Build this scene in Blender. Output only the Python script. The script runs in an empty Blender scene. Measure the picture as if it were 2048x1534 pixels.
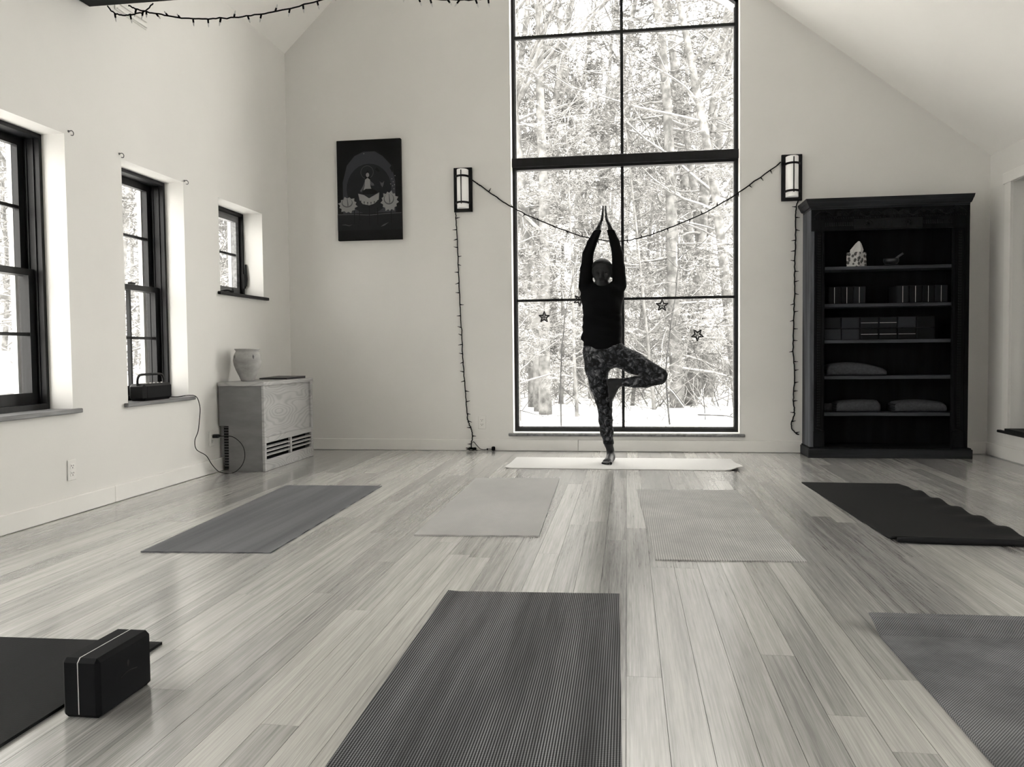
import bpy, math, random
import numpy as np
from mathutils import Vector, Matrix

scene = bpy.context.scene
COL = scene.collection

# ---------------------------------------------------------------- camera, sky, exposure
cam_data = bpy.data.cameras.new('camera')
cam = bpy.data.objects.new('camera', cam_data)
COL.objects.link(cam)
cam_data.sensor_fit = 'HORIZONTAL'
cam_data.sensor_width = 36.0
cam_data.lens = 1627.873 / 2048 * 36.0
cam_data.clip_start = 0.05
cam_data.clip_end = 400
def camera_matrix(yaw, pitch, roll, loc):
    fw = Vector((-math.sin(yaw) * math.cos(pitch), math.cos(yaw) * math.cos(pitch), math.sin(pitch)))
    rt = Vector((math.cos(yaw), math.sin(yaw), 0))
    up = rt.cross(fw)
    r = rt * math.cos(roll) + up * math.sin(roll)
    u = -rt * math.sin(roll) + up * math.cos(roll)
    m = Matrix((r, u, -fw)).transposed().to_4x4()
    m.translation = loc
    return m
cam.matrix_world = camera_matrix(0.1405, -0.0398, -0.0103, Vector((0, 0, 0.87)))
scene.camera = cam

world = bpy.data.worlds.new('overcast_sky')
scene.world = world
world.use_nodes = True
SKY = 10.2
bg = world.node_tree.nodes['Background']
bg.inputs['Color'].default_value = (1.0, 0.972, 0.915, 1)
bg.inputs['Strength'].default_value = SKY
world.cycles.sampling_method = 'MANUAL'
world.cycles.sample_map_resolution = 64

vs = scene.view_settings
scene.display_settings.display_device = 'sRGB'
vs.view_transform = 'Standard'
vs.look = 'None'
vs.exposure = 0.0
vs.gamma = 1.0
vs.use_curve_mapping = False
scene.cycles.max_bounces = 10
scene.cycles.diffuse_bounces = 7
scene.cycles.glossy_bounces = 4
scene.cycles.transparent_max_bounces = 24
scene.cycles.caustics_reflective = False
scene.cycles.caustics_refractive = False
scene.cycles.sample_clamp_indirect = 8.0
scene.cycles.use_denoising = True

# ---------------------------------------------------------------- helpers
BASE = {}

class MB:
    """collects shapes in world coordinates and links them as one mesh object"""
    def __init__(self):
        self.v, self.f, self.m = [], [], []
    def add(self, verts, faces, mi=0):
        o = len(self.v)
        self.v += [tuple(p) for p in verts]
        self.f += [tuple(i + o for i in f) for f in faces]
        self.m += [mi] * len(faces)
        return self
    def box(self, x0, x1, y0, y1, z0, z1, mi=0, bev=0.0):
        if bev <= 0:
            v = [(x, y, z) for x in (x0, x1) for y in (y0, y1) for z in (z0, z1)]
            return self.add(v, [(0, 1, 3, 2), (4, 6, 7, 5), (0, 4, 5, 1), (2, 3, 7, 6), (0, 2, 6, 4), (1, 5, 7, 3)], mi)
        b = min(bev, (x1 - x0) / 2.01, (y1 - y0) / 2.01, (z1 - z0) / 2.01)
        lo, hi = (x0, y0, z0), (x1, y1, z1)
        idx, v = {}, []
        for sx in (0, 1):
            for sy in (0, 1):
                for sz in (0, 1):
                    s = (sx, sy, sz)
                    for a in range(3):
                        p = []
                        for k in range(3):
                            e = (lo, hi)[s[k]][k]
                            p.append(e if k == a else e + (b if s[k] == 0 else -b))
                        idx[(s, a)] = len(v); v.append(p)
        f = []
        for a in range(3):
            k, l = (a + 1) % 3, (a + 2) % 3
            for sa in (0, 1):
                q = []
                for sk, sl in ((0, 0), (1, 0), (1, 1), (0, 1)):
                    s = [0, 0, 0]; s[a] = sa; s[k] = sk; s[l] = sl
                    q.append(idx[(tuple(s), a)])
                f.append(q if sa else q[::-1])
        for a in range(3):
            k, l = (a + 1) % 3, (a + 2) % 3
            for sk in (0, 1):
                for sl in (0, 1):
                    s0 = [0, 0, 0]; s0[k] = sk; s0[l] = sl
                    s1 = list(s0); s1[a] = 1
                    s0, s1 = tuple(s0), tuple(s1)
                    q = [idx[(s0, k)], idx[(s1, k)], idx[(s1, l)], idx[(s0, l)]]
                    f.append(q if sk != sl else q[::-1])
        for sx in (0, 1):
            for sy in (0, 1):
                for sz in (0, 1):
                    s = (sx, sy, sz)
                    q = [idx[(s, 0)], idx[(s, 1)], idx[(s, 2)]]
                    f.append(q if (sx + sy + sz) % 2 else q[::-1])
        return self.add(v, f, mi)
    def tube(self, pts, r, n=6, mi=0, caps=True):
        pts = [Vector(p) for p in pts]
        rs = [r] * len(pts) if isinstance(r, (int, float)) else list(r)
        v, f = [], []
        t0 = (pts[1] - pts[0]).normalized()
        a = t0.orthogonal().normalized()
        for i, p in enumerate(pts):
            t = (pts[min(i + 1, len(pts) - 1)] - pts[max(i - 1, 0)])
            t = t.normalized() if t.length > 1e-9 else t0
            a = (a - t * a.dot(t))
            a = a.normalized() if a.length > 1e-6 else t.orthogonal().normalized()
            b = t.cross(a)
            for j in range(n):
                w = 2 * math.pi * j / n
                v.append(p + (a * math.cos(w) + b * math.sin(w)) * rs[i])
        for i in range(len(pts) - 1):
            for j in range(n):
                j2 = (j + 1) % n
                f.append((i * n + j, i * n + j2, (i + 1) * n + j2, (i + 1) * n + j))
        if caps:
            f.append(tuple(range(n))[::-1]); f.append(tuple((len(pts) - 1) * n + j for j in range(n)))
        return self.add(v, f, mi)
    def lathe(self, prof, c, n=24, mi=0, axis=2):
        v, f = [], []
        for (r, h) in prof:
            for j in range(n):
                w = 2 * math.pi * j / n
                p = [0, 0, 0]
                p[axis] = h; p[(axis + 1) % 3] = r * math.cos(w); p[(axis + 2) % 3] = r * math.sin(w)
                v.append((p[0] + c[0], p[1] + c[1], p[2] + c[2]))
        for i in range(len(prof) - 1):
            for j in range(n):
                j2 = (j + 1) % n
                f.append((i * n + j, i * n + j2, (i + 1) * n + j2, (i + 1) * n + j))
        f.append(tuple(range(n))[::-1]); f.append(tuple((len(prof) - 1) * n + j for j in range(n)))
        return self.add(v, f, mi)
    def prism(self, poly, axis, a0, a1, mi=0):
        """poly in the two other axes (in order x,y,z without axis), extruded along axis"""
        def mk(p, a):
            q = list(p); q.insert(axis, a); return q
        n = len(poly)
        v = [mk(p, a0) for p in poly] + [mk(p, a1) for p in poly]
        f = [tuple(range(n)), tuple(range(2 * n - 1, n - 1, -1))]
        for i in range(n):
            j = (i + 1) % n
            f.append((i, i + n, j + n, j))
        return self.add(v, f, mi)
    def hexa(self, p8, mi=0):
        return self.add(p8, [(0, 1, 2, 3), (7, 6, 5, 4), (0, 4, 5, 1), (1, 5, 6, 2), (2, 6, 7, 3), (3, 7, 4, 0)], mi)
    def build(self, name, mats, parent=None, smooth=False, origin=None, fix=True):
        if not isinstance(mats, (list, tuple)):
            mats = [mats]
        arr = np.array(self.v, float).reshape(-1, 3)
        if parent is not None:
            off = BASE[parent]
        elif origin is not None:
            off = Vector(origin)
        else:
            lo, hi = arr.min(0), arr.max(0)
            off = Vector(((lo[0] + hi[0]) / 2, (lo[1] + hi[1]) / 2, lo[2]))
        me = bpy.data.meshes.new(name)
        me.from_pydata((arr - np.array(off)).tolist(), [], self.f)
        for m in mats:
            me.materials.append(m)
        if len(mats) > 1:
            me.polygons.foreach_set('material_index', self.m)
        if smooth:
            me.polygons.foreach_set('use_smooth', [True] * len(me.polygons))
        me.update()
        if fix:
            fix_normals(me)
        o = bpy.data.objects.new(name, me)
        COL.objects.link(o)
        if parent is not None:
            o.parent = parent
        else:
            o.location = off
        BASE[o] = off
        return o

import bmesh
def fix_normals(me):
    bm = bmesh.new(); bm.from_mesh(me)
    bmesh.ops.recalc_face_normals(bm, faces=bm.faces)
    bm.to_mesh(me); bm.free()

def tag(o, label=None, cat=None, group=None, kind=None):
    if label: o['label'] = label
    if cat: o['category'] = cat
    if group: o['group'] = group
    if kind: o['kind'] = kind
    return o

def thing(name, base, label=None, cat=None, group=None, kind=None):
    o = bpy.data.objects.new(name, None)
    COL.objects.link(o)
    o.empty_display_size = 0.1
    o.location = base
    BASE[o] = Vector(base)
    return tag(o, label, cat, group, kind)

def copy_tree(o, parent=None):
    c = o.copy(); COL.objects.link(c)
    if parent is not None: c.parent = parent
    for ch in list(o.children):
        copy_tree(ch, c)
    return c

def catmull(pts, k=6):
    P = [Vector(p) for p in pts]
    P = [P[0] * 2 - P[1]] + P + [P[-1] * 2 - P[-2]]
    out = []
    for i in range(1, len(P) - 2):
        for j in range(k):
            t = j / k
            a, b, c, d = P[i - 1], P[i], P[i + 1], P[i + 2]
            out.append(0.5 * ((2 * b) + (c - a) * t + (2 * a - 5 * b + 4 * c - d) * t * t + (3 * b - a - 3 * c + d) * t ** 3))
    out.append(P[-2])
    return out

# ---------------------------------------------------------------- materials
def grey(v, warm=0.0):
    """photo is a toned black and white print: light tones are cream, dark tones blue-green"""
    if v < 0.10: warm -= 0.04
    return (v * (1 + warm), v * (1 + warm * 0.4), v * (1 - warm), 1)

class NT:
    def __init__(self, m):
        self.t = m.node_tree
    def n(self, typ, **kw):
        nd = self.t.nodes.new(typ)
        for k, v in kw.items():
            if k.startswith('i_'):
                nd.inputs[k[2:].replace('_', ' ')].default_value = v
            else:
                setattr(nd, k, v)
        return nd
    def l(self, a, b):
        self.t.links.new(a, b)
    def math(self, op, a, b=None, c=None):
        nd = self.t.nodes.new('ShaderNodeMath'); nd.operation = op
        for i, x in enumerate((a, b, c)):
            if x is None: continue
            if isinstance(x, (int, float)): nd.inputs[i].default_value = x
            else: self.l(x, nd.inputs[i])
        return nd.outputs[0]

def base_mat(name, col, rough=0.6, spec=0.5, metal=0.0):
    m = bpy.data.materials.new(name); m.use_nodes = True
    b = m.node_tree.nodes['Principled BSDF']
    b.inputs['Base Color'].default_value = col
    b.inputs['Roughness'].default_value = rough
    b.inputs['Specular IOR Level'].default_value = spec
    b.inputs['Metallic'].default_value = metal
    return m, b, NT(m)

def mat(name, col, rough=0.6, spec=0.5, metal=0.0, var=None, bump=None):
    """var = (scale vec, low factor, high factor): stretched noise on the colour; bump = (scale, strength, distance)"""
    m, b, t = base_mat(name, col, rough, spec, metal)
    if var or bump:
        tc = t.n('ShaderNodeTexCoord')
    if var:
        sc, lo, hi = var
        mp = t.n('ShaderNodeMapping'); mp.inputs['Scale'].default_value = sc
        t.l(tc.outputs['Object'], mp.inputs['Vector'])
        nz = t.n('ShaderNodeTexNoise', i_Scale=1.0, i_Detail=5.0, i_Roughness=0.6)
        t.l(mp.outputs[0], nz.inputs['Vector'])
        rp = t.n('ShaderNodeValToRGB')
        rp.color_ramp.elements[0].position = 0.3; rp.color_ramp.elements[1].position = 0.7
        rp.color_ramp.elements[0].color = tuple(c * lo for c in col[:3]) + (1,)
        rp.color_ramp.elements[1].color = tuple(min(1, c * hi) for c in col[:3]) + (1,)
        t.l(nz.outputs['Fac'], rp.inputs[0]); t.l(rp.outputs[0], b.inputs['Base Color'])
    if bump:
        nz2 = t.n('ShaderNodeTexNoise', i_Scale=bump[0], i_Detail=3.0)
        t.l(tc.outputs['Object'], nz2.inputs['Vector'])
        bp = t.n('ShaderNodeBump'); bp.inputs['Strength'].default_value = bump[1]; bp.inputs['Distance'].default_value = bump[2]
        t.l(nz2.outputs['Fac'], bp.inputs['Height']); t.l(bp.outputs[0], b.inputs['Normal'])
    return m

M = {}
M['wall'] = mat('plaster_wall', grey(0.74, 0.018), 0.75, 0.3, var=((1.3, 1.3, 1.3), 0.97, 1.02), bump=(90, 0.08, 0.004))
M['ceiling'] = mat('plaster_ceiling', grey(0.90, 0.018), 0.85, 0.2, var=((0.9, 0.9, 0.9), 0.97, 1.02))
M['white_trim'] = mat('white_painted_trim', grey(0.78, 0.018), 0.5, 0.4, var=((3, 3, 3), 0.97, 1.02))
M['reveal_white'] = mat('white_reveal', grey(0.86, 0.02), 0.6, 0.3)
M['dark_wood'] = mat('dark_stained_wood', grey(0.008, -0.08), 0.5, 0.25, var=((30, 30, 2), 0.5, 1.6))
M['sill_wood'] = mat('grey_stained_sill', grey(0.16, -0.02), 0.42, 0.5, var=((40, 3, 40), 0.5, 1.5))
M['dark_sill'] = mat('dark_stained_sill', grey(0.012, -0.08), 0.5, 0.25, var=((40, 3, 40), 0.5, 1.6))
M['casing_white'] = mat('outside_casing', grey(0.55, 0.01), 0.5, 0.3)
M['black'] = mat('black_plastic', grey(0.006, -0.1), 0.5, 0.3)
M['matte_black'] = mat('matte_black', grey(0.006, -0.1), 0.8, 0.2)
M['black_metal'] = mat('black_metal', grey(0.005, -0.1), 0.55, 0.25)
M['white_plastic'] = mat('white_plastic', grey(0.74, 0.02), 0.35, 0.5)
M['slot_dark'] = mat('dark_slot', grey(0.02, -0.05), 0.7, 0.2)
M['beam'] = mat('dark_beam_wood', grey(0.010, -0.1), 0.7, 0.2, var=((2, 30, 30), 0.5, 1.6))
M['wire'] = mat('dark_wire', grey(0.004, -0.1), 0.8, 0.1)

def glass_mat():
    m = bpy.data.materials.new('window_glass'); m.use_nodes = True
    t = NT(m); nt = m.node_tree
    nt.nodes.remove(nt.nodes['Principled BSDF'])
    out = nt.nodes['Material Output']
    tr = t.n('ShaderNodeBsdfTransparent'); tr.inputs[0].default_value = (0.97, 0.97, 0.965, 1)
    gl = t.n('ShaderNodeBsdfGlossy'); gl.inputs['Roughness'].default_value = 0.01
    geo = t.n('ShaderNodeNewGeometry')
    dp = t.n('ShaderNodeVectorMath', operation='DOT_PRODUCT')
    t.l(geo.outputs['Normal'], dp.inputs[0]); t.l(geo.outputs['Incoming'], dp.inputs[1])
    c = t.math('SUBTRACT', 1.0, t.math('ABSOLUTE', dp.outputs['Value']))
    fr = t.math('ADD', t.math('MULTIPLY', t.math('POWER', c, 5.0), 0.5), 0.03)   # thin pane, both faces alike
    mx = t.n('ShaderNodeMixShader')
    t.l(fr, mx.inputs[0]); t.l(tr.outputs[0], mx.inputs[1]); t.l(gl.outputs[0], mx.inputs[2])
    t.l(mx.outputs[0], out.inputs[0])
    return m
M['glass'] = glass_mat()

def plank_mat():
    m, b, t = base_mat('bamboo_plank', grey(0.42, 0.02), 0.3, 0.5)
    b.inputs['IOR'].default_value = 2.25; b.inputs['Coat Weight'].default_value = 0.5; b.inputs['Coat Roughness'].default_value = 0.16; b.inputs['Coat IOR'].default_value = 1.6
    geo = t.n('ShaderNodeNewGeometry'); oi = t.n('ShaderNodeObjectInfo')
    off = t.math('MULTIPLY', oi.outputs['Random'], 37.0)
    cb = t.n('ShaderNodeCombineXYZ'); t.l(off, cb.inputs[0]); t.l(off, cb.inputs[1])
    ad = t.n('ShaderNodeVectorMath', operation='ADD')
    t.l(geo.outputs['Position'], ad.inputs[0]); t.l(cb.outputs[0], ad.inputs[1])
    def strand(sx, sy, det):
        mp = t.n('ShaderNodeMapping'); mp.inputs['Scale'].default_value = (sx, sy, 1)
        t.l(ad.outputs[0], mp.inputs['Vector'])
        nz = t.n('ShaderNodeTexNoise', i_Scale=1.0, i_Detail=det, i_Roughness=0.65)
        t.l(mp.outputs[0], nz.inputs['Vector'])
        return nz.outputs['Fac']
    a = strand(170, 1.6, 3); c = strand(34, 1.0, 3); d = strand(420, 9.0, 1)
    s = t.math('ADD', t.math('MULTIPLY', a, 0.42), t.math('MULTIPLY', c, 0.36))
    s = t.math('ADD', s, t.math('MULTIPLY', d, 0.22))
    s = t.math('ADD', s, t.math('MULTIPLY', t.math('SUBTRACT', oi.outputs['Random'], 0.5), 0.20))
    rp = t.n('ShaderNodeValToRGB'); e = rp.color_ramp.elements
    e[0].position = 0.33; e[0].color = grey(0.19, 0.01)
    e[1].position = 0.66; e[1].color = grey(0.50, 0.03)
    k = e.new(0.48); k.color = grey(0.34, 0.02)
    t.l(s, rp.inputs[0]); t.l(rp.outputs[0], b.inputs['Base Color'])
    b.inputs['Roughness'].default_value = 0.23
    return m
M['plank'] = plank_mat()
M['subfloor'] = mat('dark_subfloor', grey(0.03, -0.05), 0.9, 0.1)

# ---------------------------------------------------------------- room shell
XL, XR, D = -3.009, 2.874, 7.013
YR = -2.6                       # rear wall behind the camera
RX, RZ = -1.04, 5.43            # ridge
ZL, ZR = 3.537, 2.386           # eaves
TH = 0.30
def roof_z(x):
    return ZL + (x - XL) * (RZ - ZL) / (RX - XL) if x < RX else ZR + (XR - x) * (RZ - ZR) / (XR - RX)

def wall_with_holes(name, xin, xout, y0, y1, z0, z1, holes, material):
    """wall slab in the yz plane with rectangular openings, one closed skin with real reveals"""
    ys = sorted({y0, y1} | {h[0] for h in holes} | {h[1] for h in holes})
    zs = sorted({z0, z1} | {h[2] for h in holes} | {h[3] for h in holes})
    def solid(i, j):
        if not (0 <= i < len(ys) - 1 and 0 <= j < len(zs) - 1): return False
        cy, cz = (ys[i] + ys[i + 1]) / 2, (zs[j] + zs[j + 1]) / 2
        return not any(h[0] < cy < h[1] and h[2] < cz < h[3] for h in holes)
    mb = MB(); vid = {}
    def V(x, y, z):
        k = (x, round(y, 5), round(z, 5))
        if k not in vid:
            vid[k] = len(mb.v); mb.v.append(k)
        return vid[k]
    def Q(*p):
        mb.f.append(tuple(V(*q) for q in p)); mb.m.append(0)
    for i in range(len(ys) - 1):
        for j in range(len(zs) - 1):
            if not solid(i, j): continue
            a, b, c, d = ys[i], ys[i + 1], zs[j], zs[j + 1]
            for x in (xin, xout):
                Q((x, a, c), (x, b, c), (x, b, d), (x, a, d))
            if not solid(i - 1, j): Q((xin, a, c), (xin, a, d), (xout, a, d), (xout, a, c))
            if not solid(i + 1, j): Q((xin, b, c), (xin, b, d), (xout, b, d), (xout, b, c))
            if not solid(i, j - 1): Q((xin, a, c), (xin, b, c), (xout, b, c), (xout, a, c))
            if not solid(i, j + 1): Q((xin, a, d), (xin, b, d), (xout, b, d), (xout, a, d))
    o = mb.build(name, material)
    return tag(o, kind='structure')

W1 = (3.13, 4.074, 0.575, 2.072)
W2 = (4.573, 5.266, 0.575, 2.05)
W3 = (5.748, 6.482, 1.335, 2.036)
W0A = (1.30, 2.75, 0.12, 2.4)  # out of view, added to brighten the room from the left
W0B = (-0.60, 0.95, 0.12, 2.4)  # another unseen opening added for more light
left = wall_with_holes('wall_left', XL, XL - TH, YR - TH, D + TH, -0.3, ZL + 0.02, [W1, W2, W3, W0A, W0B], M['wall'])
tag(left, 'tall white plaster wall with three deep dark framed windows', None)
RW = [(5.92, 6.62, 0.225, 2.10), (1.2, 2.6, 0.225, 2.10)]  # second opening is unseen, added to light the right side of the floor
right = wall_with_holes('wall_right', XR, XR + TH, YR - TH, D + TH, -0.3, ZR + 0.02, RW, M['wall'])
tag(right, 'low white plaster wall beside the dark bookcase')

WX0, WX1, WZ0 = -0.988, 0.940, 0.154
def win_top(x): return roof_z(x) - 0.10 if x > RX else RZ - 0.2
mb = MB()
mb.prism([(XL - TH, -0.3), (WX0, -0.3), (WX0, roof_z(WX0)), (RX, RZ), (XL, ZL), (XL - TH, ZL)], 1, D, D + 0.20)
mb.prism([(WX1, -0.3), (XR + TH, -0.3), (XR + TH, ZR), (XR, ZR), (WX1, roof_z(WX1))], 1, D, D + 0.20)
mb.prism([(WX0, -0.3), (WX1, -0.3), (WX1, WZ0), (WX0, WZ0)], 1, D, D + 0.20)
mb.prism([(WX0, win_top(WX0)), (WX1, win_top(WX1)), (WX1, roof_z(WX1)), (WX0, roof_z(WX0))], 1, D, D + 0.20)
tag(mb.build('wall_back', M['wall']), 'white gable wall with a tall window in its middle', kind='structure')
mb = MB()
mb.prism([(XL - TH, -0.3), (XR + TH, -0.3), (XR + TH, ZR), (XR, ZR), (RX, RZ), (XL, ZL), (XL - TH, ZL)], 1, YR - TH, YR)
tag(mb.build('wall_rear', M['wall']), 'plain white gable wall behind the viewer', kind='structure')
mb = MB()
e = 0.35
sl = (RZ - ZL) / (RX - XL)
EV = 0.95                       # left eaves lengthened, out of view, to shade the left windows
mb.prism([(XL - EV, ZL - EV * sl), (RX, RZ), (RX, RZ + 0.4), (XL - EV, ZL - EV * sl + 0.4)], 1, YR - 0.6, D + 0.6)
tag(mb.build('ceiling', M['ceiling']), 'white sloping ceiling rising from the left wall', kind='structure')
mb = MB()
sr = (RZ - ZR) / (XR - RX)
mb.prism([(XR + 0.5, ZR - 0.5 * sr), (RX, RZ), (RX, RZ + 0.4), (XR + 0.5, ZR - 0.5 * sr + 0.4)], 1, YR - 0.6, D + 0.6)
tag(mb.build('ceiling', M['ceiling']), 'bright white sloping ceiling coming down to the right wall', kind='structure')

# floor: a subfloor with every plank in view as its own piece
mb = MB(); mb.box(XL - 0.05, XR + 0.05, YR - 0.05, D + 0.05, -0.10, -0.014)
floor = tag(mb.build('floor', M['subfloor']), 'pale bamboo plank floor running towards the tall window', kind='structure')
PW, PL = 0.0945, 1.83
mb = MB(); mb.box(-PW / 2 + 0.0006, PW / 2 - 0.0006, 0.0006, PL - 0.0006, -0.014, 0.0)
rng = random.Random(7)
plank_me = None
near = MB()
x = -0.006 - PW / 2 - PW * 31
fb = BASE[floor]
while x < XR:
    if x + PW / 2 > XL:
        y = 1.0
        L = rng.uniform(0.35, PL)
        first = True
        while y < D - 0.001:
            ln = min(L if first else PL, D - y)
            if D - (y + ln) < 0.12: ln = D - y
            first = False
            if plank_me is None:
                o = mb.build('plank', M['plank'], origin=(0, 0, 0), parent=None)
                plank_me = o.data
            else:
                o = bpy.data.objects.new('plank', plank_me); COL.objects.link(o)
            o.parent = floor
            o.location = Vector((x, y, 0)) - fb
            o.scale = (1, ln / PL, 1)
            y += ln
        y = YR
        while y < 1.0:
            ln = min(PL, 1.0 - y)
            near.box(x - PW / 2 + 0.0006, x + PW / 2 - 0.0006, y + 0.0006, y + ln - 0.0006, -0.014, 0.0)
            y += ln
    x += PW
o = near.build('plank_field', M['plank'], parent=floor)
o['kind'] = 'stuff'

# baseboards
mb = MB()
mb.box(XL, XL + 0.016, YR, 4.40, 0.002, 0.10, bev=0.003); mb.box(XL, XL + 0.016, 4.401, D, 0.002, 0.10, bev=0.003)
tag(mb.build('baseboard_left', M['white_trim']), 'white baseboard along the left wall', kind='structure')
mb = MB()
mb.box(XL, -0.4205, D - 0.016, D, 0.002, 0.10, bev=0.003); mb.box(-0.4175, XR, D - 0.016, D, 0.002, 0.10, bev=0.003)
tag(mb.build('baseboard_back', M['white_trim']), 'white baseboard under the tall window', kind='structure')
mb = MB()
mb.box(XR - 0.016, XR, YR, D - 0.016, 0.002, 0.10, bev=0.003)
tag(mb.build('baseboard_right', M['white_trim']), 'white baseboard along the right wall', kind='structure')

# ---------------------------------------------------------------- windows
def sill(mbx, w, ext=0.045, front=0.03, th=0.024):
    y0, y1, z0 = w[0] - ext, w[1] + ext, w[2]
    mbx.box(XL + 0.001, XL + front, y0, y1, z0 - th + 0.004, z0 + 0.004, bev=0.004)
    mbx.box(XL - 0.16, XL + 0.002, w[0] + 0.001, w[1] - 0.001, z0 - 0.001, z0 + 0.004)

def ring(mbx, xa, xb, y0, y1, z0, z1, w, wb=None, wt=None, mi=0):
    wb = w if wb is None else wb; wt = w if wt is None else wt
    mbx.box(xa, xb, y0, y0 + w, z0, z1, mi); mbx.box(xa, xb, y1 - w, y1, z0, z1, mi)
    mbx.box(xa, xb, y0 + w, y1 - w, z0, z0 + wb, mi); mbx.box(xa, xb, y0 + w, y1 - w, z1 - wt, z1, mi)

def double_hung(n, w, label, sillmat):
    y0, y1, z0, z1 = w
    win = thing('window_%d' % n, (XL - 0.14, (y0 + y1) / 2, z0), label, kind='structure')
    xf = XL - 0.137
    mb = MB()
    ring(mb, xf - 0.150, xf, y0 + 0.001, y1 - 0.001, z0 + 0.004, z1 - 0.001, 0.022, 0.03, 0.022)
    # jamb track ribs
    for k in range(3):
        xx = xf - 0.03 - k * 0.042
        mb.box(xx - 0.006, xx, y0 + 0.022, y0 + 0.030, z0 + 0.03, z1 - 0.022); mb.box(xx - 0.006, xx, y1 - 0.030, y1 - 0.022, z0 + 0.03, z1 - 0.022)
    mb.build('frame', M['dark_wood'], win)
    mb = MB()
    ring(mb, xf - 0.195, xf - 0.166, y0 - 0.06, y1 + 0.06, z0 - 0.06, z1 + 0.06, 0.085)
    mb.build('outside_casing', M['casing_white'], win)
    zm = z0 + (z1 - z0) * 0.50
    for nm, xa, xb, a, b, wb, wt in (('upper_sash', xf - 0.128, xf - 0.095, zm - 0.018, z1 - 0.022, 0.036, 0.045),
                                     ('lower_sash', xf - 0.086, xf - 0.052, z0 + 0.030, zm + 0.018, 0.065, 0.036)):
        s = MB(); sw = 0.042
        ya, yb = y0 + 0.024, y1 - 0.024
        ring(s, xa, xb, ya, yb, a, b, sw, wb, wt)
        so = s.build(nm, M['dark_wood'], win)
        yc, zc = (ya + yb) / 2, (a + wb + b - wt) / 2
        s = MB(); s.box(xa + 0.006, xb - 0.004, yc - 0.009, yc + 0.009, a + wb, b - wt); s.build('muntin', M['dark_wood'], so)
        s = MB(); s.box(xa + 0.006, xb - 0.004, ya + sw, yb - sw, zc - 0.009, zc + 0.009); s.build('muntin', M['dark_wood'], so)
        for (pa, pb) in ((ya + sw, yc - 0.009), (yc + 0.009, yb - sw)):
            for (qa, qb) in ((a + wb, zc - 0.009), (zc + 0.009, b - wt)):
                s = MB(); s.box(xa + 0.013, xa + 0.017, pa - 0.004, pb + 0.004, qa - 0.004, qb + 0.004); s.build('pane', M['glass'], so)
    mb = MB(); mb.box(xf - 0.052, xf - 0.032, (y0 + y1) / 2 - 0.03, (y0 + y1) / 2 + 0.03, zm + 0.018, zm + 0.03, bev=0.003)
    mb.build('sash_lock', M['black_metal'], win)
    mb = MB(); sill(mb, w); mb.build('sill', sillmat, win)
    return win
double_hung(1, W1, 'tall dark framed sash window at the left edge of the picture', M['sill_wood'])
double_hung(2, W2, 'tall dark framed sash window with the black radio on its sill', M['sill_wood'])
double_hung(6, W0A, 'unseen sash window added on the left wall beside the viewer for light', M['sill_wood'])
double_hung(7, W0B, 'unseen sash window added on the left wall level with the viewer for light', M['sill_wood'])

# small casement window
y0, y1, z0, z1 = W3
win = thing('window_3', (XL - 0.16, (y0 + y1) / 2, z0), 'small dark framed casement window high above the wooden cabinet', kind='structure')
xf = XL - 0.165
mb = MB(); ring(mb, xf - 0.10, xf, y0 + 0.001, y1 - 0.001, z0 + 0.004, z1 - 0.001, 0.026, 0.03, 0.026)
mb.build('frame', M['dark_wood'], win)
mb = MB(); ring(mb, xf - 0.13, xf - 0.101, y0 - 0.06, y1 + 0.06, z0 - 0.06, z1 + 0.06, 0.085); mb.build('outside_casing', M['casing_white'], win)
s = MB(); ya, yb, a, b = y0 + 0.028, y1 - 0.028, z0 + 0.032, z1 - 0.028
ring(s, xf - 0.07, xf - 0.03, ya, yb, a, b, 0.05)
so = s.build('sash', M['sill_wood'], win)
yc, zc = (ya + yb) / 2, (a + b) / 2
s = MB(); s.box(xf - 0.062, xf - 0.036, yc - 0.009, yc + 0.009, a + 0.05, b - 0.05); s.build('muntin', M['dark_wood'], so)
s = MB(); s.box(xf - 0.062, xf - 0.036, ya + 0.05, yb - 0.05, zc - 0.009, zc + 0.009); s.build('muntin', M['dark_wood'], so)
for (pa, pb) in ((ya + 0.05, yc - 0.009), (yc + 0.009, yb - 0.05)):
    for (qa, qb) in ((a + 0.05, zc - 0.009), (zc + 0.009, b - 0.05)):
        s = MB(); s.box(xf - 0.052, xf - 0.048, pa - 0.004, pb + 0.004, qa - 0.004, qb + 0.004); s.build('pane', M['glass'], so)
mb = MB(); sill(mb, W3); mb.build('sill', M['dark_sill'], win)
mb = MB(); mb.tube(catmull([(xf + 0.01, 5.96, z0 + 0.012), (xf + 0.04, 6.02, z0 + 0.03), (xf + 0.045, 6.10, z0 + 0.040), (xf + 0.045, 6.17, z0 + 0.030)], 4), 0.008, 8)
mb.lathe([(0.012, 0), (0.014, 0.004), (0.010, 0.03)], (xf + 0.045, 6.17, z0 + 0.028), 10)
mb.box(xf - 0.01, xf + 0.025, 5.93, 6.0, z0 + 0.004, z0 + 0.026, bev=0.006)
mb.build('crank_handle', M['dark_sill'], win, smooth=True)
mb = MB(); mb.tube([(xf + 0.02, y1 - 0.02, z0 + 0.10), (xf + 0.024, y1 - 0.018, z0 + 0.16), (xf + 0.018, y1 - 0.014, z0 + 0.28)], [0.010, 0.011, 0.007], 8)
mb.box(xf - 0.004, xf + 0.014, y1 - 0.028, y1 - 0.006, z0 + 0.08, z0 + 0.20, bev=0.003)
mb.build('lock_lever', M['black_metal'], win)

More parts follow.
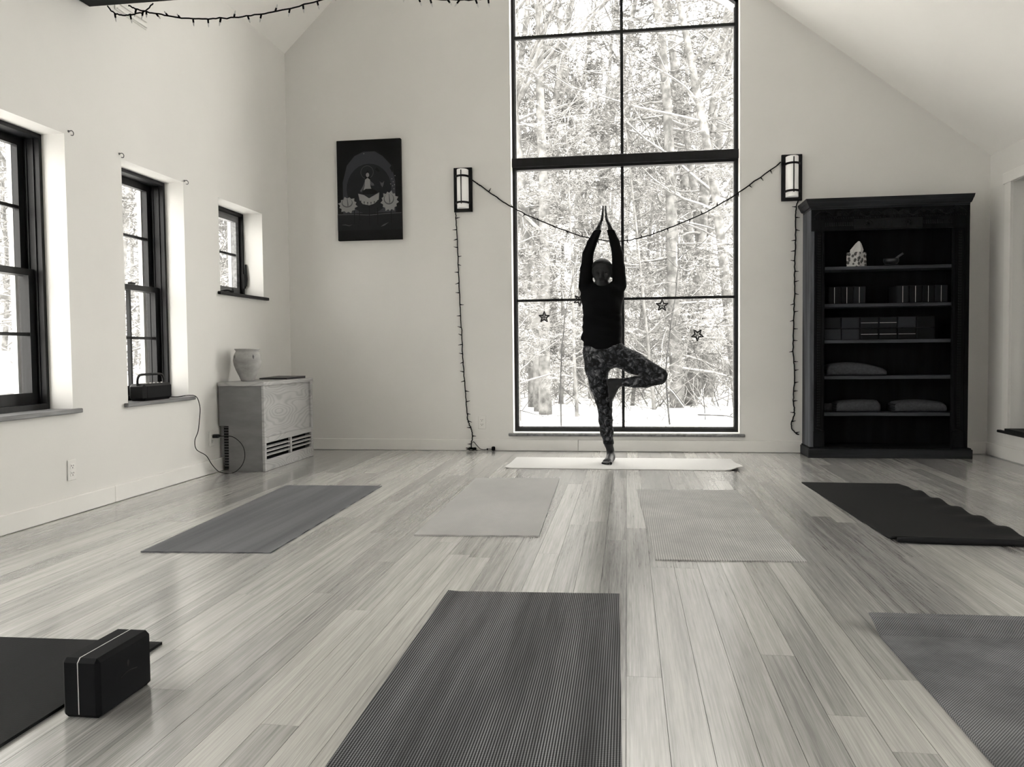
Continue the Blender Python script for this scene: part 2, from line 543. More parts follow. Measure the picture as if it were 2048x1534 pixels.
# tall window in the gable
win = thing('window_4', (0, D + 0.12, WZ0), 'tall gable window of eight panes looking onto a snowy wood', kind='structure')
ya, yb = D + 0.105, D + 0.165
cx = -0.0325
T0, T1 = 2.468, 2.545
mb = MB(); fwid = 0.030
mb.box(WX0, WX0 + fwid, ya, yb, WZ0, win_top(WX0) - 0.03); mb.box(WX1 - fwid, WX1, ya, yb, WZ0, win_top(WX1))
mb.box(WX0 + fwid, WX1 - fwid, ya, yb, WZ0, WZ0 + 0.038)
def slant(xa, xb, lo, hi, y_a, y_b, mbx, mi=0):
    mbx.prism([(xa, win_top(xa) - lo), (xb, win_top(xb) - lo), (xb, win_top(xb) - hi), (xa, win_top(xa) - hi)], 1, y_a, y_b, mi)
slant(WX0, WX1, 0.0, 0.045, ya, yb, mb)
mb.box(WX0 + fwid, WX0 + fwid + 0.010, ya + 0.02, yb, WZ0 + 0.038, win_top(WX0) - 0.06, 1); mb.box(WX1 - fwid - 0.010, WX1 - fwid, ya + 0.02, yb, WZ0 + 0.038, win_top(WX1) - 0.06, 1)
mb.box(WX0 + fwid, WX1 - fwid, ya + 0.02, yb, WZ0 + 0.038, WZ0 + 0.048, 1)
mb.build('frame', [M['dark_wood'], M['sill_wood']], win)
mb = MB(); mb.box(WX0 + 0.002, WX1 - 0.002, ya - 0.03, yb, T0, T1, bev=0.004)
mb.box(WX0 + fwid, WX1 - fwid, ya - 0.005, yb, T0 - 0.022, T0 - 0.001); mb.build('transom', M['dark_wood'], win)
mu = 0.0125
Z1, Z2 = 1.312, 3.59
def bar(x0, x1, z0, z1, tops=None):
    s = MB(); s.box(x0, x1, ya + 0.015, yb - 0.012, z0, z1); s.build('muntin', M['dark_wood'], win)
bar(cx - mu, cx + mu, WZ0 + 0.038, T0 - 0.022); bar(cx - mu, cx + mu, T1, win_top(cx) - 0.045)
for zz, t in ((Z1, 0.011), (Z2, 0.013)):
    bar(WX0 + fwid, cx - mu, zz - t, zz + t); bar(cx + mu, WX1 - fwid, zz - t, zz + t)
gy = D + 0.135
for (xa, xb) in ((WX0 + 0.02, cx), (cx, WX1 - 0.02)):
    for (za, zb) in ((WZ0 + 0.03, Z1), (Z1, T0), (T1, Z2)):
        s = MB(); s.box(xa, xb, gy, gy + 0.005, za, zb); s.build('pane', M['glass'], win)
    s = MB(); s.prism([(xa, Z2), (xb, Z2), (xb, win_top(xb) - 0.03), (xa, win_top(xa) - 0.03)], 1, gy, gy + 0.005); s.build('pane', M['glass'], win)
mb = MB(); mb.box(WX0 - 0.035, WX1 + 0.035, D - 0.035, D - 0.001, WZ0 - 0.022, WZ0 + 0.002, bev=0.005)
mb.box(WX0 + 0.001, WX1 - 0.001, D - 0.001, ya, WZ0 - 0.003, WZ0 + 0.002)
mb.build('sill', M['sill_wood'], win)
mb = MB(); mb.box(WX0 + 0.001, WX0 + 0.005, D + 0.001, ya, WZ0 + 0.002, win_top(WX0) - 0.01); mb.box(WX1 - 0.005, WX1 - 0.001, D + 0.001, ya, WZ0 + 0.002, win_top(WX1) - 0.01)
mb.box(WX0 + 0.005, WX1 - 0.005, D - 0.002, ya, WZ0 + 0.002, WZ0 + 0.006)
mb.build('white_jamb', M['reveal_white'], win)

# window of the right wall
for n, (y0, y1, z0, z1) in zip((5, 9), RW):
    lab = 'white cased window at the right edge of the picture' if n == 5 else 'unseen white cased window added in the right wall beside the viewer for light'
    win = thing('window_%d' % n, (XR + 0.2, (y0 + y1) / 2, z0), lab, kind='structure')
    mb = MB()
    mb.box(XR - 0.018, XR, y0 - 0.10, y0 - 0.002, z0 - 0.002, z1 + 0.002); mb.box(XR - 0.018, XR, y1 + 0.002, y1 + 0.10, z0 - 0.002, z1 + 0.002)
    mb.box(XR - 0.022, XR, y0 - 0.13, y1 + 0.13, z1 + 0.002, z1 + 0.085, bev=0.004)
    mb.build('casing', M['white_trim'], win)
    mb = MB(); mb.box(XR - 0.04, XR + 0.18, y0 + 0.001, y1 - 0.001, z0, z0 + 0.02)
    mb.box(XR - 0.045, XR, y0 - 0.12, y1 + 0.12, z0 - 0.02, z0, bev=0.004); mb.build('sill', M['dark_sill'], win)
    mb = MB(); mb.box(XR - 0.016, XR, y0 - 0.08, y1 + 0.08, z0 - 0.10, z0 - 0.022); mb.build('apron', M['white_trim'], win)
    mb = MB(); ring(mb, XR + 0.19, XR + 0.25, y0 + 0.001, y1 - 0.001, z0 + 0.021, z1 - 0.001, 0.05)
    mb.build('frame', M['dark_wood'], win)
    yc = (y0 + y1) / 2
    s = MB(); s.box(XR + 0.20, XR + 0.24, yc - 0.02, yc + 0.02, z0 + 0.07, z1 - 0.05); s.build('muntin', M['dark_wood'], win)
    for (pa, pb) in ((y0 + 0.045, yc), (yc, y1 - 0.045)):
        s = MB(); s.box(XR + 0.218, XR + 0.222, pa, pb, z0 + 0.06, z1 - 0.045); s.build('pane', M['glass'], win)

# unseen wall and roof added outside the right wall to shade that window
mb = MB()
mb.box(XR + 0.95, XR + 1.05, 4.4, 8.2, -0.4, 2.16)
mb.box(XR + 0.305, XR + 1.3, 4.2, 8.4, 2.162, 2.25)
tag(mb.build('wall_light_block', M['beam']), 'unseen dark wall and roof added to block light outside the right window', kind='structure')

# ---------------------------------------------------------------- the snowy wood outside
def snow_on_top(name, col, lo=0.25, hi=0.6, snow=0.82, amount=0.75):
    """bark with snow lying on whatever faces up"""
    m, b, t = base_mat(name, col, 0.9, 0.1)
    geo = t.n('ShaderNodeNewGeometry')
    sp = t.n('ShaderNodeSeparateXYZ'); t.l(geo.outputs['Normal'], sp.inputs[0])
    nz = t.n('ShaderNodeTexNoise', i_Scale=2.3, i_Detail=3.0); t.l(geo.outputs['Position'], nz.inputs['Vector'])
    h = t.math('ADD', sp.outputs[2], t.math('MULTIPLY', t.math('SUBTRACT', nz.outputs['Fac'], 0.5), 0.7))
    mr = t.n('ShaderNodeMapRange'); mr.inputs[1].default_value = lo; mr.inputs[2].default_value = hi
    mr.inputs[3].default_value = 0; mr.inputs[4].default_value = amount
    t.l(h, mr.inputs[0])
    nb = t.n('ShaderNodeTexNoise', i_Scale=7.0, i_Detail=4.0); t.l(geo.outputs['Position'], nb.inputs['Vector'])
    rp = t.n('ShaderNodeValToRGB'); rp.color_ramp.elements[0].color = tuple(c * 0.55 for c in col[:3]) + (1,)
    rp.color_ramp.elements[1].color = tuple(c * 1.45 for c in col[:3]) + (1,)
    rp.color_ramp.elements[0].position = 0.35; rp.color_ramp.elements[1].position = 0.65
    t.l(nb.outputs['Fac'], rp.inputs[0])
    mx = t.n('ShaderNodeMix', data_type='RGBA')
    t.l(mr.outputs[0], mx.inputs[0]); t.l(rp.outputs[0], mx.inputs[6]); mx.inputs[7].default_value = grey(snow, 0.01)
    t.l(mx.outputs[2], b.inputs['Base Color'])
    return m
M['bark'] = snow_on_top('bark', grey(0.175, 0.01), 0.3, 0.7)
M['twig'] = snow_on_top('twig', grey(0.16, 0.01), 0.15, 0.5, 0.6, 0.6)
M['needle'] = snow_on_top('needle', grey(0.16, 0.01), 0.1, 0.6, 0.5, 0.5)
M['dark_stem'] = snow_on_top('dark_stem', grey(0.045, 0.03), 0.4, 0.8)
M['snow'] = mat('snow', grey(0.86, 0.008), 0.8, 0.2, var=((0.5, 0.5, 0.5), 0.94, 1.04))

GZ = -0.35
def ground_z(x, y):
    r = math.hypot(x, y - 3)
    h = max(0.0, r - 20) * 0.15
    h = h if h < 9 else 9 + (h - 9) * 0.3
    return GZ + h + 0.10 * math.sin(x * 0.7 + 1) * math.sin(y * 0.55) * min(1, max(0, r - 9) / 6)
mb = MB(); n = 90; ext = 110.0
gv = []
for i in range(n + 1):
    for j in range(n + 1):
        u, w = (i / n * 2 - 1), (j / n * 2 - 1)
        xx = ext * (0.35 * u + 0.65 * u ** 3); yy = ext * (0.35 * w + 0.65 * w ** 3) + 3
        gv.append((xx, yy, ground_z(xx, yy)))
gf = [(i * (n + 1) + j, (i + 1) * (n + 1) + j, (i + 1) * (n + 1) + j + 1, i * (n + 1) + j + 1) for i in range(n) for j in range(n)]
mb.add(gv, gf)
tag(mb.build('snow_ground', M['snow'], smooth=True, origin=(0, 0, 0)), 'white snow covered ground of the wood outside', kind='structure')

def bent(rng, p, d, length, segs, wob, droop=0.0):
    pts = [Vector(p)]; d = Vector(d).normalized()
    for k in range(segs):
        d = (d + Vector((rng.gauss(0, wob), rng.gauss(0, wob), rng.gauss(0, wob) - droop))).normalized()
        pts.append(pts[-1] + d * (length / segs))
    return pts

def limb(mbx, rng, p, d, r, length, depth, wob=0.13, droop=0.0, kids=(5, 4), leaf=None, spread=0.8):
    segs = 5 if depth > 0 else 3
    pts = bent(rng, p, d, length, segs, wob, droop)
    rs = [max(0.0035, r * (1 - 0.8 * i / segs)) for i in range(segs + 1)]
    mbx.tube(pts, rs, 5 if depth > 1 else 4 if depth > 0 else 3, caps=False)
    if depth > 0:
        for k in range(kids[min(depth - 1, len(kids) - 1)]):
            t = rng.uniform(0.2, 0.98) * segs
            i = min(int(t), segs - 1); q = pts[i].lerp(pts[i + 1], t - i)
            dd = (pts[i + 1] - pts[i]).normalized()
            side = Vector((rng.gauss(0, 1), rng.gauss(0, 1), rng.gauss(0, 0.6)))
            side = (side - dd * side.dot(dd)).normalized()
            limb(mbx, rng, q, dd + side * rng.uniform(0.5, 1.1) * spread / 0.8, max(0.004, rs[i] * 0.55), length * rng.uniform(0.3, 0.55), depth - 1, wob, droop * 0.6, kids, leaf, spread)
    elif leaf is not None:
        lm, cnt, size = leaf
        for k in range(cnt):
            t = rng.uniform(0.1, 1) * segs; i = min(int(t), segs - 1); q = pts[i].lerp(pts[i + 1], t - i)
            a = Vector((rng.gauss(0, 1), rng.gauss(0, 1), rng.gauss(0, 0.5))).normalized() * size * rng.uniform(0.6, 1.4)
            b = a.orthogonal().normalized() * size * 0.13
            lm.add([q, q + a * 0.5 + b, q + a, q + a * 0.5 - b], [(0, 1, 2, 3)])

def tree_proto(kind, seed):
    rng = random.Random(seed)
    H = {'bare': 17, 'pine': 19, 'leafy': 9, 'sapling': 3.2}[kind]
    R = {'bare': 0.12, 'pine': 0.15, 'leafy': 0.06, 'sapling': 0.016}[kind]
    tk = MB(); br = MB(); lf = MB()
    segs = 14
    pts = bent(rng, (0, 0, -0.3), (rng.gauss(0, 0.05), rng.gauss(0, 0.05), 1), H, segs, 0.025 if kind != 'sapling' else 0.05)
    rs = [R * (1.15 if i == 0 else 1) * (1 - 0.85 * i / segs) for i in range(segs + 1)]
    tk.tube(pts, rs, 8, caps=True)
    def at(t):
        i = min(int(t), segs - 1); return pts[i].lerp(pts[i + 1], t - i), rs[i]
    cnt = {'bare': 34, 'pine': 58, 'leafy': 30, 'sapling': 9}[kind]
    for k in range(cnt):
        f = {'bare': rng.uniform(0.2, 0.98), 'pine': rng.uniform(0.06, 0.98), 'leafy': rng.uniform(0.08, 0.98), 'sapling': rng.uniform(0.3, 0.98)}[kind]
        q, r = at(f * segs)
        w = rng.uniform(0, 2 * math.pi)
        if kind == 'bare':
            d = Vector((math.cos(w), math.sin(w), rng.uniform(0.3, 1.3))); ln = rng.uniform(1.6, 4.2) * (1.1 - 0.6 * f)
            limb(br, rng, q, d, max(0.02, r * 0.45), ln, 2, 0.15, -0.02, (5, 6))
        elif kind == 'pine':
            d = Vector((math.cos(w), math.sin(w), rng.uniform(-0.25, 0.3))); ln = rng.uniform(1.2, 3.4) * (1.05 - 0.7 * f)
            limb(br, rng, q, d, max(0.014, r * 0.25), ln, 2 if f < 0.75 else 1, 0.12, 0.03, (5, 5), (lf, 9, 0.12) if f > 0.40 else None)
        elif kind == 'leafy':
            d = Vector((math.cos(w), math.sin(w), rng.uniform(0.0, 0.7))); ln = rng.uniform(0.9, 2.2) * (1.1 - 0.5 * f)
            limb(br, rng, q, d, max(0.01, r * 0.4), ln, 2, 0.14, 0.02, (6, 5), (lf, 12, 0.085))
        else:
            d = Vector((math.cos(w), math.sin(w), rng.uniform(0.2, 0.8)))
            limb(br, rng, q, d, 0.006, rng.uniform(0.3, 0.8), 1, 0.15, 0, (3,))
    stem = M['dark_stem'] if kind == 'sapling' else M['bark']
    o = tk.build({'bare': 'bare_tree', 'pine': 'pine_tree', 'leafy': 'leafy_tree', 'sapling': 'sapling'}[kind], stem, smooth=True, origin=(0, 0, 0))
    br.build('branches', stem if kind == 'sapling' else M['twig'], o, fix=False)['kind'] = 'stuff'
    if lf.v: lf.build('leaves', M['needle'], o, fix=False)['kind'] = 'stuff'
    return o
PROTO = {'bare': [tree_proto('bare', s) for s in (1, 2, 3)], 'pine': [tree_proto('pine', s) for s in (4, 5)],
         'leafy': [tree_proto('leafy', s) for s in (6, 7)], 'sapling': [tree_proto('sapling', s) for s in (8, 9)]}
USED = set()
def plant(kind, k, x, y, rot, s, label, group=None, lean=(0, 0), sxy=None):
    p = PROTO[kind][k % len(PROTO[kind])]
    if p.name in USED: o = copy_tree(p)
    else: USED.add(p.name); o = p
    o.location = (x, y, ground_z(x, y))
    o.rotation_euler = (lean[0], lean[1], rot)
    q = s if sxy is None else sxy
    o.scale = (q, q, s)
    tag(o, label, {'bare': 'tree', 'pine': 'tree', 'leafy': 'tree', 'sapling': 'sapling'}[kind], group)
    return o
# the trunks that stand out through the tall window
plant('pine', 0, 1.05, 17.5, 0.4, 1.0, 'thickest straight pine trunk in the right half of the tall window')
plant('bare', 0, -1.55, 15.5, 1.0, 1.0, 'tall bare trunk in the upper left panes of the tall window', lean=(0, -0.02))
plant('bare', 1, -2.0, 17.5, 2.2, 0.95, 'bare trunk leaning left beside the tall upper left trunk', lean=(0, -0.06))
plant('bare', 2, -0.85, 21.0, 0.3, 1.0, 'pale bare trunk just left of the centre mullion')
plant('pine', 1, 1.75, 22.0, 2.9, 1.0, 'second straight trunk right of the thickest pine')
plant('bare', 1, 2.35, 17.5, 4.0, 1.0, 'bare tree at the right edge of the tall window', lean=(0, 0.03))
plant('sapling', 0, -1.0, 12.4, 0.5, 1.0, 'thin dark sapling in the snow left of the person', lean=(0, 0.01))
plant('sapling', 1, 0.70, 13.2, 1.5, 1.05, 'thin dark sapling in the snow behind the raised knee')
plant('sapling', 0, 1.32, 14.0, 3.0, 0.55, 'short dark sapling in the snow towards the right frame')
plant('sapling', 1, 1.62, 12.8, 5.0, 0.45, 'shortest sapling in the snow close to the right frame')
rng = random.Random(21)
G1, L1 = 'trees of the wood behind the tall window', {'bare': 'leafless grey tree standing deep in the wood behind the tall window', 'pine': 'straight pine with level branches deep in the wood behind the tall window', 'leafy': 'small leafy tree deep in the wood behind the tall window'}
spots = []
def far_enough(x, y, d):
    if any((x - a) ** 2 + (y - b) ** 2 < d * d for a, b in spots): return False
    spots.append((x, y)); return True
cnt = 0
while cnt < 130:
    y = rng.uniform(16, 62) if cnt < 80 else rng.uniform(55, 100); x = rng.uniform(-0.17 * y - 1.5, 0.165 * y + 1.5)
    if not far_enough(x, y, 1.15): continue
    k = rng.choices(['bare', 'pine', 'leafy'], (0.4, 0.35, 0.25))[0]
    if k == 'leafy' and y > 40: k = 'pine'
    plant(k, rng.randrange(3), x, y, rng.uniform(0, 6.28), rng.uniform(0.75, 1.15), L1[k], G1, lean=(rng.gauss(0, 0.03), rng.gauss(0, 0.03)))
    cnt += 1
for k, (x, y) in enumerate(((-1.9, 14.2), (-0.9, 14.8), (-2.6, 16.2), (-1.5, 18.5), (0.55, 16.5), (2.3, 15.2), (0.1, 19.0))):
    plant('leafy', k, x, y, k * 1.3, (0.85, 0.62, 1.0, 0.95, 0.7, 0.7, 0.8)[k], 'slender leafy young tree near the tall window', 'young leafy trees near the tall window')
G2, L2 = 'trees seen through the left windows', {'bare': 'leafless grey tree standing outside the left windows', 'pine': 'straight pine standing outside the left windows', 'leafy': 'small leafy tree standing outside the left windows'}
cnt = 0
while cnt < 80:
    a = math.radians(rng.uniform(20, 50)); r = rng.uniform(9.5, 55)
    x, y = -r * math.sin(a), r * math.cos(a)
    if x > -6 or not far_enough(x, y, 1.15): continue
    k = rng.choice(['bare', 'pine', 'leafy', 'pine'])
    plant(k, rng.randrange(3), x, y, rng.uniform(0, 6.28), rng.uniform(0.75, 1.1), L2[k], G2)
    cnt += 1

def brush(seed, n, xr, yr, hmax, depth=1):
    rng = random.Random(seed); mbx = MB()
    for k in range(n):
        x, y = rng.uniform(*xr), rng.uniform(*yr)
        p = (x, y, ground_z(x, y) - 0.02)
        limb(mbx, rng, p, (rng.gauss(0, 0.7), rng.gauss(0, 0.7), rng.uniform(0.3, 1)), 0.007 if depth == 1 else 0.012, rng.uniform(0.3, hmax), depth, 0.2, 0.02, (3, 5) if depth == 2 else (3,))
    return mbx
tag(brush(31, 900, (-5.5, 6), (16.5, 34), 4.2, 2).build('brushwood', M['twig'], fix=False), 'tangle of snowy twigs growing between the trees', 'brushwood', kind='stuff')
tag(brush(33, 26, (-1.9, 2.4), (11.6, 15), 0.8).build('brushwood', M['dark_stem'], fix=False), 'sparse dark twigs poking out of the near snow', 'brushwood', kind='stuff')
for k, (a, b, r) in enumerate((((1.15, 13.6, -0.2), (2.15, 12.6, -0.28), 0.016), ((0.55, 13.9, 0.35), (1.05, 13.0, -0.25), 0.011), ((-2.0, 12.6, -0.05), (-1.2, 12.9, -0.2), 0.012))):
    mb = MB(); A, B = Vector(a), Vector(b)
    mb.tube([A, A.lerp(B, 0.4) + Vector((0, 0, 0.05)), A.lerp(B, 0.7) + Vector((0, 0, 0.02)), B], [r, r * 0.9, r * 0.7, r * 0.4], 6)
    mb.tube([A.lerp(B, 0.45) + Vector((0, 0, 0.05)), A.lerp(B, 0.6) + Vector((0.05, -0.1, 0.3))], [r * 0.5, r * 0.2], 5)
    tag(mb.build('fallen_branch', M['dark_stem']), ('long fallen branch lying on the snow by the right frame', 'short fallen branch leaning in the snow behind the knee', 'thin fallen branch on the snow by the left frame')[k], 'branch')
# a mixed fringe of firs behind the house on the other sides is out of view and left out

# ---------------------------------------------------------------- yoga mats
def mat_material(name, dark, light, pitch=0.007, dots=0.5, rough=0.75, spec=0.4, stripe=None, sharp=0.25, weave=False):
    """woven or dotted foam: fine raised grain in two directions, slow wear along the mat"""
    m, b, t = base_mat(name, grey(dark), rough, spec)
    tc = t.n('ShaderNodeTexCoord'); sp = t.n('ShaderNodeSeparateXYZ'); t.l(tc.outputs['Object'], sp.inputs[0])
    k = 2 * math.pi / pitch
    sx = t.math('SINE', t.math('MULTIPLY', sp.outputs[0], k)); sy = t.math('SINE', t.math('MULTIPLY', sp.outputs[1], k * 0.8))
    if weave: h = t.math('MULTIPLY', sx, sy)
    else: h = t.math('ADD', t.math('MULTIPLY', sx, 0.7), t.math('MULTIPLY', sy, 0.3))
    mr = t.n('ShaderNodeMapRange'); t.l(h, mr.inputs[0])
    mr.inputs[1].default_value = -sharp; mr.inputs[2].default_value = sharp + 0.3; mr.inputs[3].default_value = 0; mr.inputs[4].default_value = dots
    mp = t.n('ShaderNodeMapping'); mp.inputs['Scale'].default_value = stripe or (3, 3, 1)
    t.l(tc.outputs['Object'], mp.inputs['Vector'])
    nz = t.n('ShaderNodeTexNoise', i_Scale=1.0, i_Detail=4.0, i_Roughness=0.6); t.l(mp.outputs[0], nz.inputs['Vector'])
    w = t.n('ShaderNodeMapRange'); t.l(nz.outputs['Fac'], w.inputs[0])
    w.inputs[1].default_value = 0.32; w.inputs[2].default_value = 0.68; w.inputs[3].default_value = 0.30; w.inputs[4].default_value = 1.5
    f = t.math('MULTIPLY', mr.outputs[0], w.outputs[0])
    mx = t.n('ShaderNodeMix', data_type='RGBA'); mx.inputs[6].default_value = grey(dark, -0.06 if dark < 0.2 else 0.01); mx.inputs[7].default_value = grey(light, -0.04 if light < 0.45 else 0.01)
    t.l(f, mx.inputs[0]); t.l(mx.outputs[2], b.inputs['Base Color'])
    bp = t.n('ShaderNodeBump'); bp.inputs['Strength'].default_value = 0.35; bp.inputs['Distance'].default_value = 0.0015
    t.l(h, bp.inputs['Height']); t.l(bp.outputs[0], b.inputs['Normal'])
    return m

def yoga_mat(nl, nr, fr, fl, material, label, th=0.005, height=None, nu=10, nv=24, edge=None):
    """near-left, near-right, far-right, far-left corners on the floor; height(u,v) lifts the sheet"""
    mb = MB(); c = [Vector((p[0], p[1], 0)) for p in (nl, nr, fr, fl)]
    off = Vector((0, 0, 0.0005))
    rows = []
    for lay in (0, 1):
        for j in range(nv + 1):
            for i in range(nu + 1):
                u, v = i / nu, j / nv
                p = (c[0] * (1 - u) + c[1] * u) * (1 - v) + (c[3] * (1 - u) + c[2] * u) * v
                dx, dz = (0, 0)
                if height:
                    q = height(u, v)
                    dx, dz = q if isinstance(q, tuple) else (0, q)
                rows.append(p + off + Vector((dx, 0, dz + (th if lay else 0))))
    n = (nu + 1) * (nv + 1); f = []
    for j in range(nv):
        for i in range(nu):
            a = j * (nu + 1) + i
            f.append((a, a + nu + 1, a + nu + 2, a + 1)); f.append((a + n, a + n + 1, a + n + nu + 2, a + n + nu + 1))
    for i in range(nu):
        a, b = i, nv * (nu + 1) + i
        f.append((a, a + 1, a + 1 + n, a + n)); f.append((b + 1, b, b + n, b + 1 + n))
    for j in range(nv):
        a, b = j * (nu + 1), j * (nu + 1) + nu
        f.append((a + nu + 1, a, a + n, a + nu + 1 + n)); f.append((b, b + nu + 1, b + nu + 1 + n, b + n))
    mb.add(rows, f)
    o = mb.build('yoga_mat', material, smooth=False)
    return tag(o, label, 'yoga mat', 'yoga mats laid out on the floor')

ss = lambda a, b, t: (lambda q: q * q * (3 - 2 * q))(min(1, max(0, (t - a) / (b - a))))
yoga_mat((-0.899, 5.938), (0.812, 5.925), (0.806, 6.545), (-0.894, 6.55), mat_material('pale_mat', 0.42, 0.58, 0.006, 0.4, 0.5, 0.5, (1, 1, 1)),
         'pale yoga mat lying crosswise under the standing person', 0.006,
         lambda u, v: 0.030 * ss(0.93, 1.0, u) * ss(0.75, 0.0, v) + 0.008 * ss(0.03, 0.0, u) * ss(0.5, 0, v), 40, 8)
yoga_mat((-2.126, 3.29), (-1.541, 3.33), (-1.579, 5.085), (-2.221, 5.054), mat_material('grey_streaked_mat', 0.05, 0.22, 0.004, 0.8, 0.6, 0.3, (9, 0.4, 1)),
         'dark streaked grey yoga mat nearest the wooden cabinet', 0.005)
yoga_mat((-1.002, 3.718), (-0.411, 3.754), (-0.456, 5.479), (-1.024, 5.437), mat_material('light_grey_mat', 0.28, 0.52, 0.005, 0.6, 0.6, 0.45, (2, 1.2, 1)),
         'light grey yoga mat left of the bright strip of floor', 0.007)
yoga_mat((0.113, 3.378), (0.72, 3.407), (0.661, 5.095), (0.055, 5.082), mat_material('scuffed_grey_mat', 0.24, 0.62, 0.010, 0.55, 0.6, 0.45, (4, 4, 1)),
         'scuffed pale grey yoga mat right of the bright strip of floor', 0.005)
black = yoga_mat((1.176, 3.789), (1.785, 3.766), (1.701, 5.419), (1.112, 5.433), mat_material('black_mat', 0.004, 0.009, 0.004, 0.5, 0.8, 0.15, (2, 2, 1)),
         'black wavy edged yoga mat in front of the bookcase', 0.006,
         lambda u, v: 0.024 * ss(0.05, 0.0, v) + 0.016 * (0.5 + 0.5 * math.sin(v * 42)) * ss(0.72, 1.0, u) * ss(1.0, 0.8, v), 14, 60)
mb = MB(); mb.tube([(1.186, 3.788, 0.0165), (1.30, 3.784, 0.0165), (1.50, 3.776, 0.0165), (1.784, 3.766, 0.0165)], [0.010, 0.0155, 0.016, 0.016], 12)
mb.build('rolled_edge', M['matte_black'], black, smooth=True)
yoga_mat((-0.62, 1.11), (-0.007, 1.15), (-0.03, 2.884), (-0.643, 2.849), mat_material('dotted_grey_mat', 0.009, 0.36, 0.0064, 0.55, 0.7, 0.3, (10, 0.6, 1), 0.2),
         'large dark ribbed yoga mat in the front centre', 0.005, lambda u, v: 0.004 * ss(0.06, 0, u), 16, 24)
yoga_mat((-1.985, 0.50), (-1.378, 0.50), (-1.386, 2.240), (-1.99, 2.222), mat_material('blue_black_mat', 0.007, 0.016, 0.004, 0.5, 0.8, 0.15, (6, 0.6, 1)),
         'blue black yoga mat at the lower left beside the foam block', 0.008)
yoga_mat((0.752, 0.93), (1.362, 0.93), (1.362, 2.668), (0.748, 2.655), mat_material('mid_grey_mat', 0.03, 0.44, 0.007, 0.5, 0.75, 0.4, (3, 3, 1), 0.3, True),
         'mid grey woven yoga mat at the lower right corner', 0.005,
         lambda u, v: 0.034 * ss(0.925, 1.0, v), 8, 60)

# ---------------------------------------------------------------- foam yoga blocks
M['foam'] = mat('black_foam', grey(0.007, -0.1), 0.85, 0.15, bump=(350, 0.15, 0.001))
M['foam_grey'] = mat('charcoal_foam', grey(0.014, -0.1), 0.85, 0.15, bump=(350, 0.15, 0.001))
M['foam_mid'] = mat('slate_foam', grey(0.026, -0.1), 0.85, 0.15, bump=(350, 0.15, 0.001))
M['stripe'] = mat('pale_stripe', grey(0.50, 0.0), 0.6, 0.3)
M['foam_mark'] = mat('pressed_mark', grey(0.004, -0.1), 0.5, 0.3)
b = thing('foam_block', (-1.297, 1.862, 0), 'black foam yoga block with a pale stripe standing on the floor', 'yoga block')
x0, x1, y0, y1, h = -1.349, -1.250, 1.752, 1.972, 0.145
xm = (x0 + x1) / 2 - 0.004
mb = MB(); mb.box(x0, x1, y0, y1, 0.0, h, bev=0.010); mb.build('foam', M['foam'], b)
mb = MB(); mb.box(xm - 0.03, xm + 0.03, y0 - 0.0005, y1 + 0.0005, 0.0005, h + 0.0005, bev=0.0102)
o = mb.build('stripe', M['stripe'], b)
for v in o.data.vertices:
    v.co.x = (xm - BASE[b].x) + (0.0011 if v.co.x > xm - BASE[b].x else -0.0011)
mb = MB()
def leafmark(cy, cz, s):
    pts = [(cy + s * math.sin(a) * (0.7 + 0.3 * math.cos(a)), cz + s * 1.3 * math.cos(a)) for a in [k * math.pi / 8 for k in range(16)]]
    mb.prism(pts, 0, x1 - 0.0005, x1 + 0.0004)
leafmark(1.868, 0.094, 0.0065)
mb.tube(catmull([(x1, 1.835, 0.068), (x1, 1.86, 0.073), (x1, 1.88, 0.073), (x1, 1.905, 0.069)], 4), 0.0015, 5)
mb.build('pressed_mark', M['foam_mark'], b)

# ---------------------------------------------------------------- wooden cabinet by the left wall
def ply_mat(name, v, sc, lines=26.0, contrast=0.22):
    m, b, t = base_mat(name, grey(v), 0.5, 0.35)
    tc = t.n('ShaderNodeTexCoord'); mp = t.n('ShaderNodeMapping'); mp.inputs['Scale'].default_value = sc
    t.l(tc.outputs['Object'], mp.inputs['Vector'])
    n1 = t.n('ShaderNodeTexNoise', i_Scale=1.0, i_Detail=1.5, i_Roughness=0.4); t.l(mp.outputs[0], n1.inputs['Vector'])
    w = t.math('SINE', t.math('MULTIPLY', n1.outputs['Fac'], lines))
    w = t.math('POWER', t.math('ADD', t.math('MULTIPLY', w, 0.5), 0.5), 2.5)       # thin dark growth lines
    n2 = t.n('ShaderNodeTexNoise', i_Scale=1.6, i_Detail=3.0); t.l(mp.outputs[0], n2.inputs['Vector'])
    f = t.math('ADD', t.math('MULTIPLY', w, contrast * 2), t.math('MULTIPLY', n2.outputs['Fac'], 0.6))
    mx = t.n('ShaderNodeMix', data_type='RGBA'); t.l(f, mx.inputs[0]); mx.inputs[6].default_value = grey(v * 1.3, 0.0); mx.inputs[7].default_value = grey(v * 0.45, 0.0)
    t.l(mx.outputs[2], b.inputs['Base Color'])
    return m
M['cab_wood'] = ply_mat('birch_ply', 0.42, (1.2, 1.3, 5.5), 170.0, 0.13)
M['cab_shaded'] = mat('birch_ply_shaded', grey(0.20, -0.01), 0.55, 0.4, var=((5, 5, 14), 0.85, 1.12))  # same ply, darker: shade on the camera-facing side put into the colour
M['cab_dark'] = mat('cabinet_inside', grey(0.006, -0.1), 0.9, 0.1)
M['heater'] = mat('heater_grille', grey(0.10, 0.0), 0.5, 0.4)
cx0, cx1, cy0, cy1, cz = XL + 0.017, -2.640, 5.650, 6.585, 0.632
c = thing('cabinet', ((cx0 + cx1) / 2, (cy0 + cy1) / 2, 0), 'low birch plywood heater cabinet with grilles under the small window', 'cabinet')
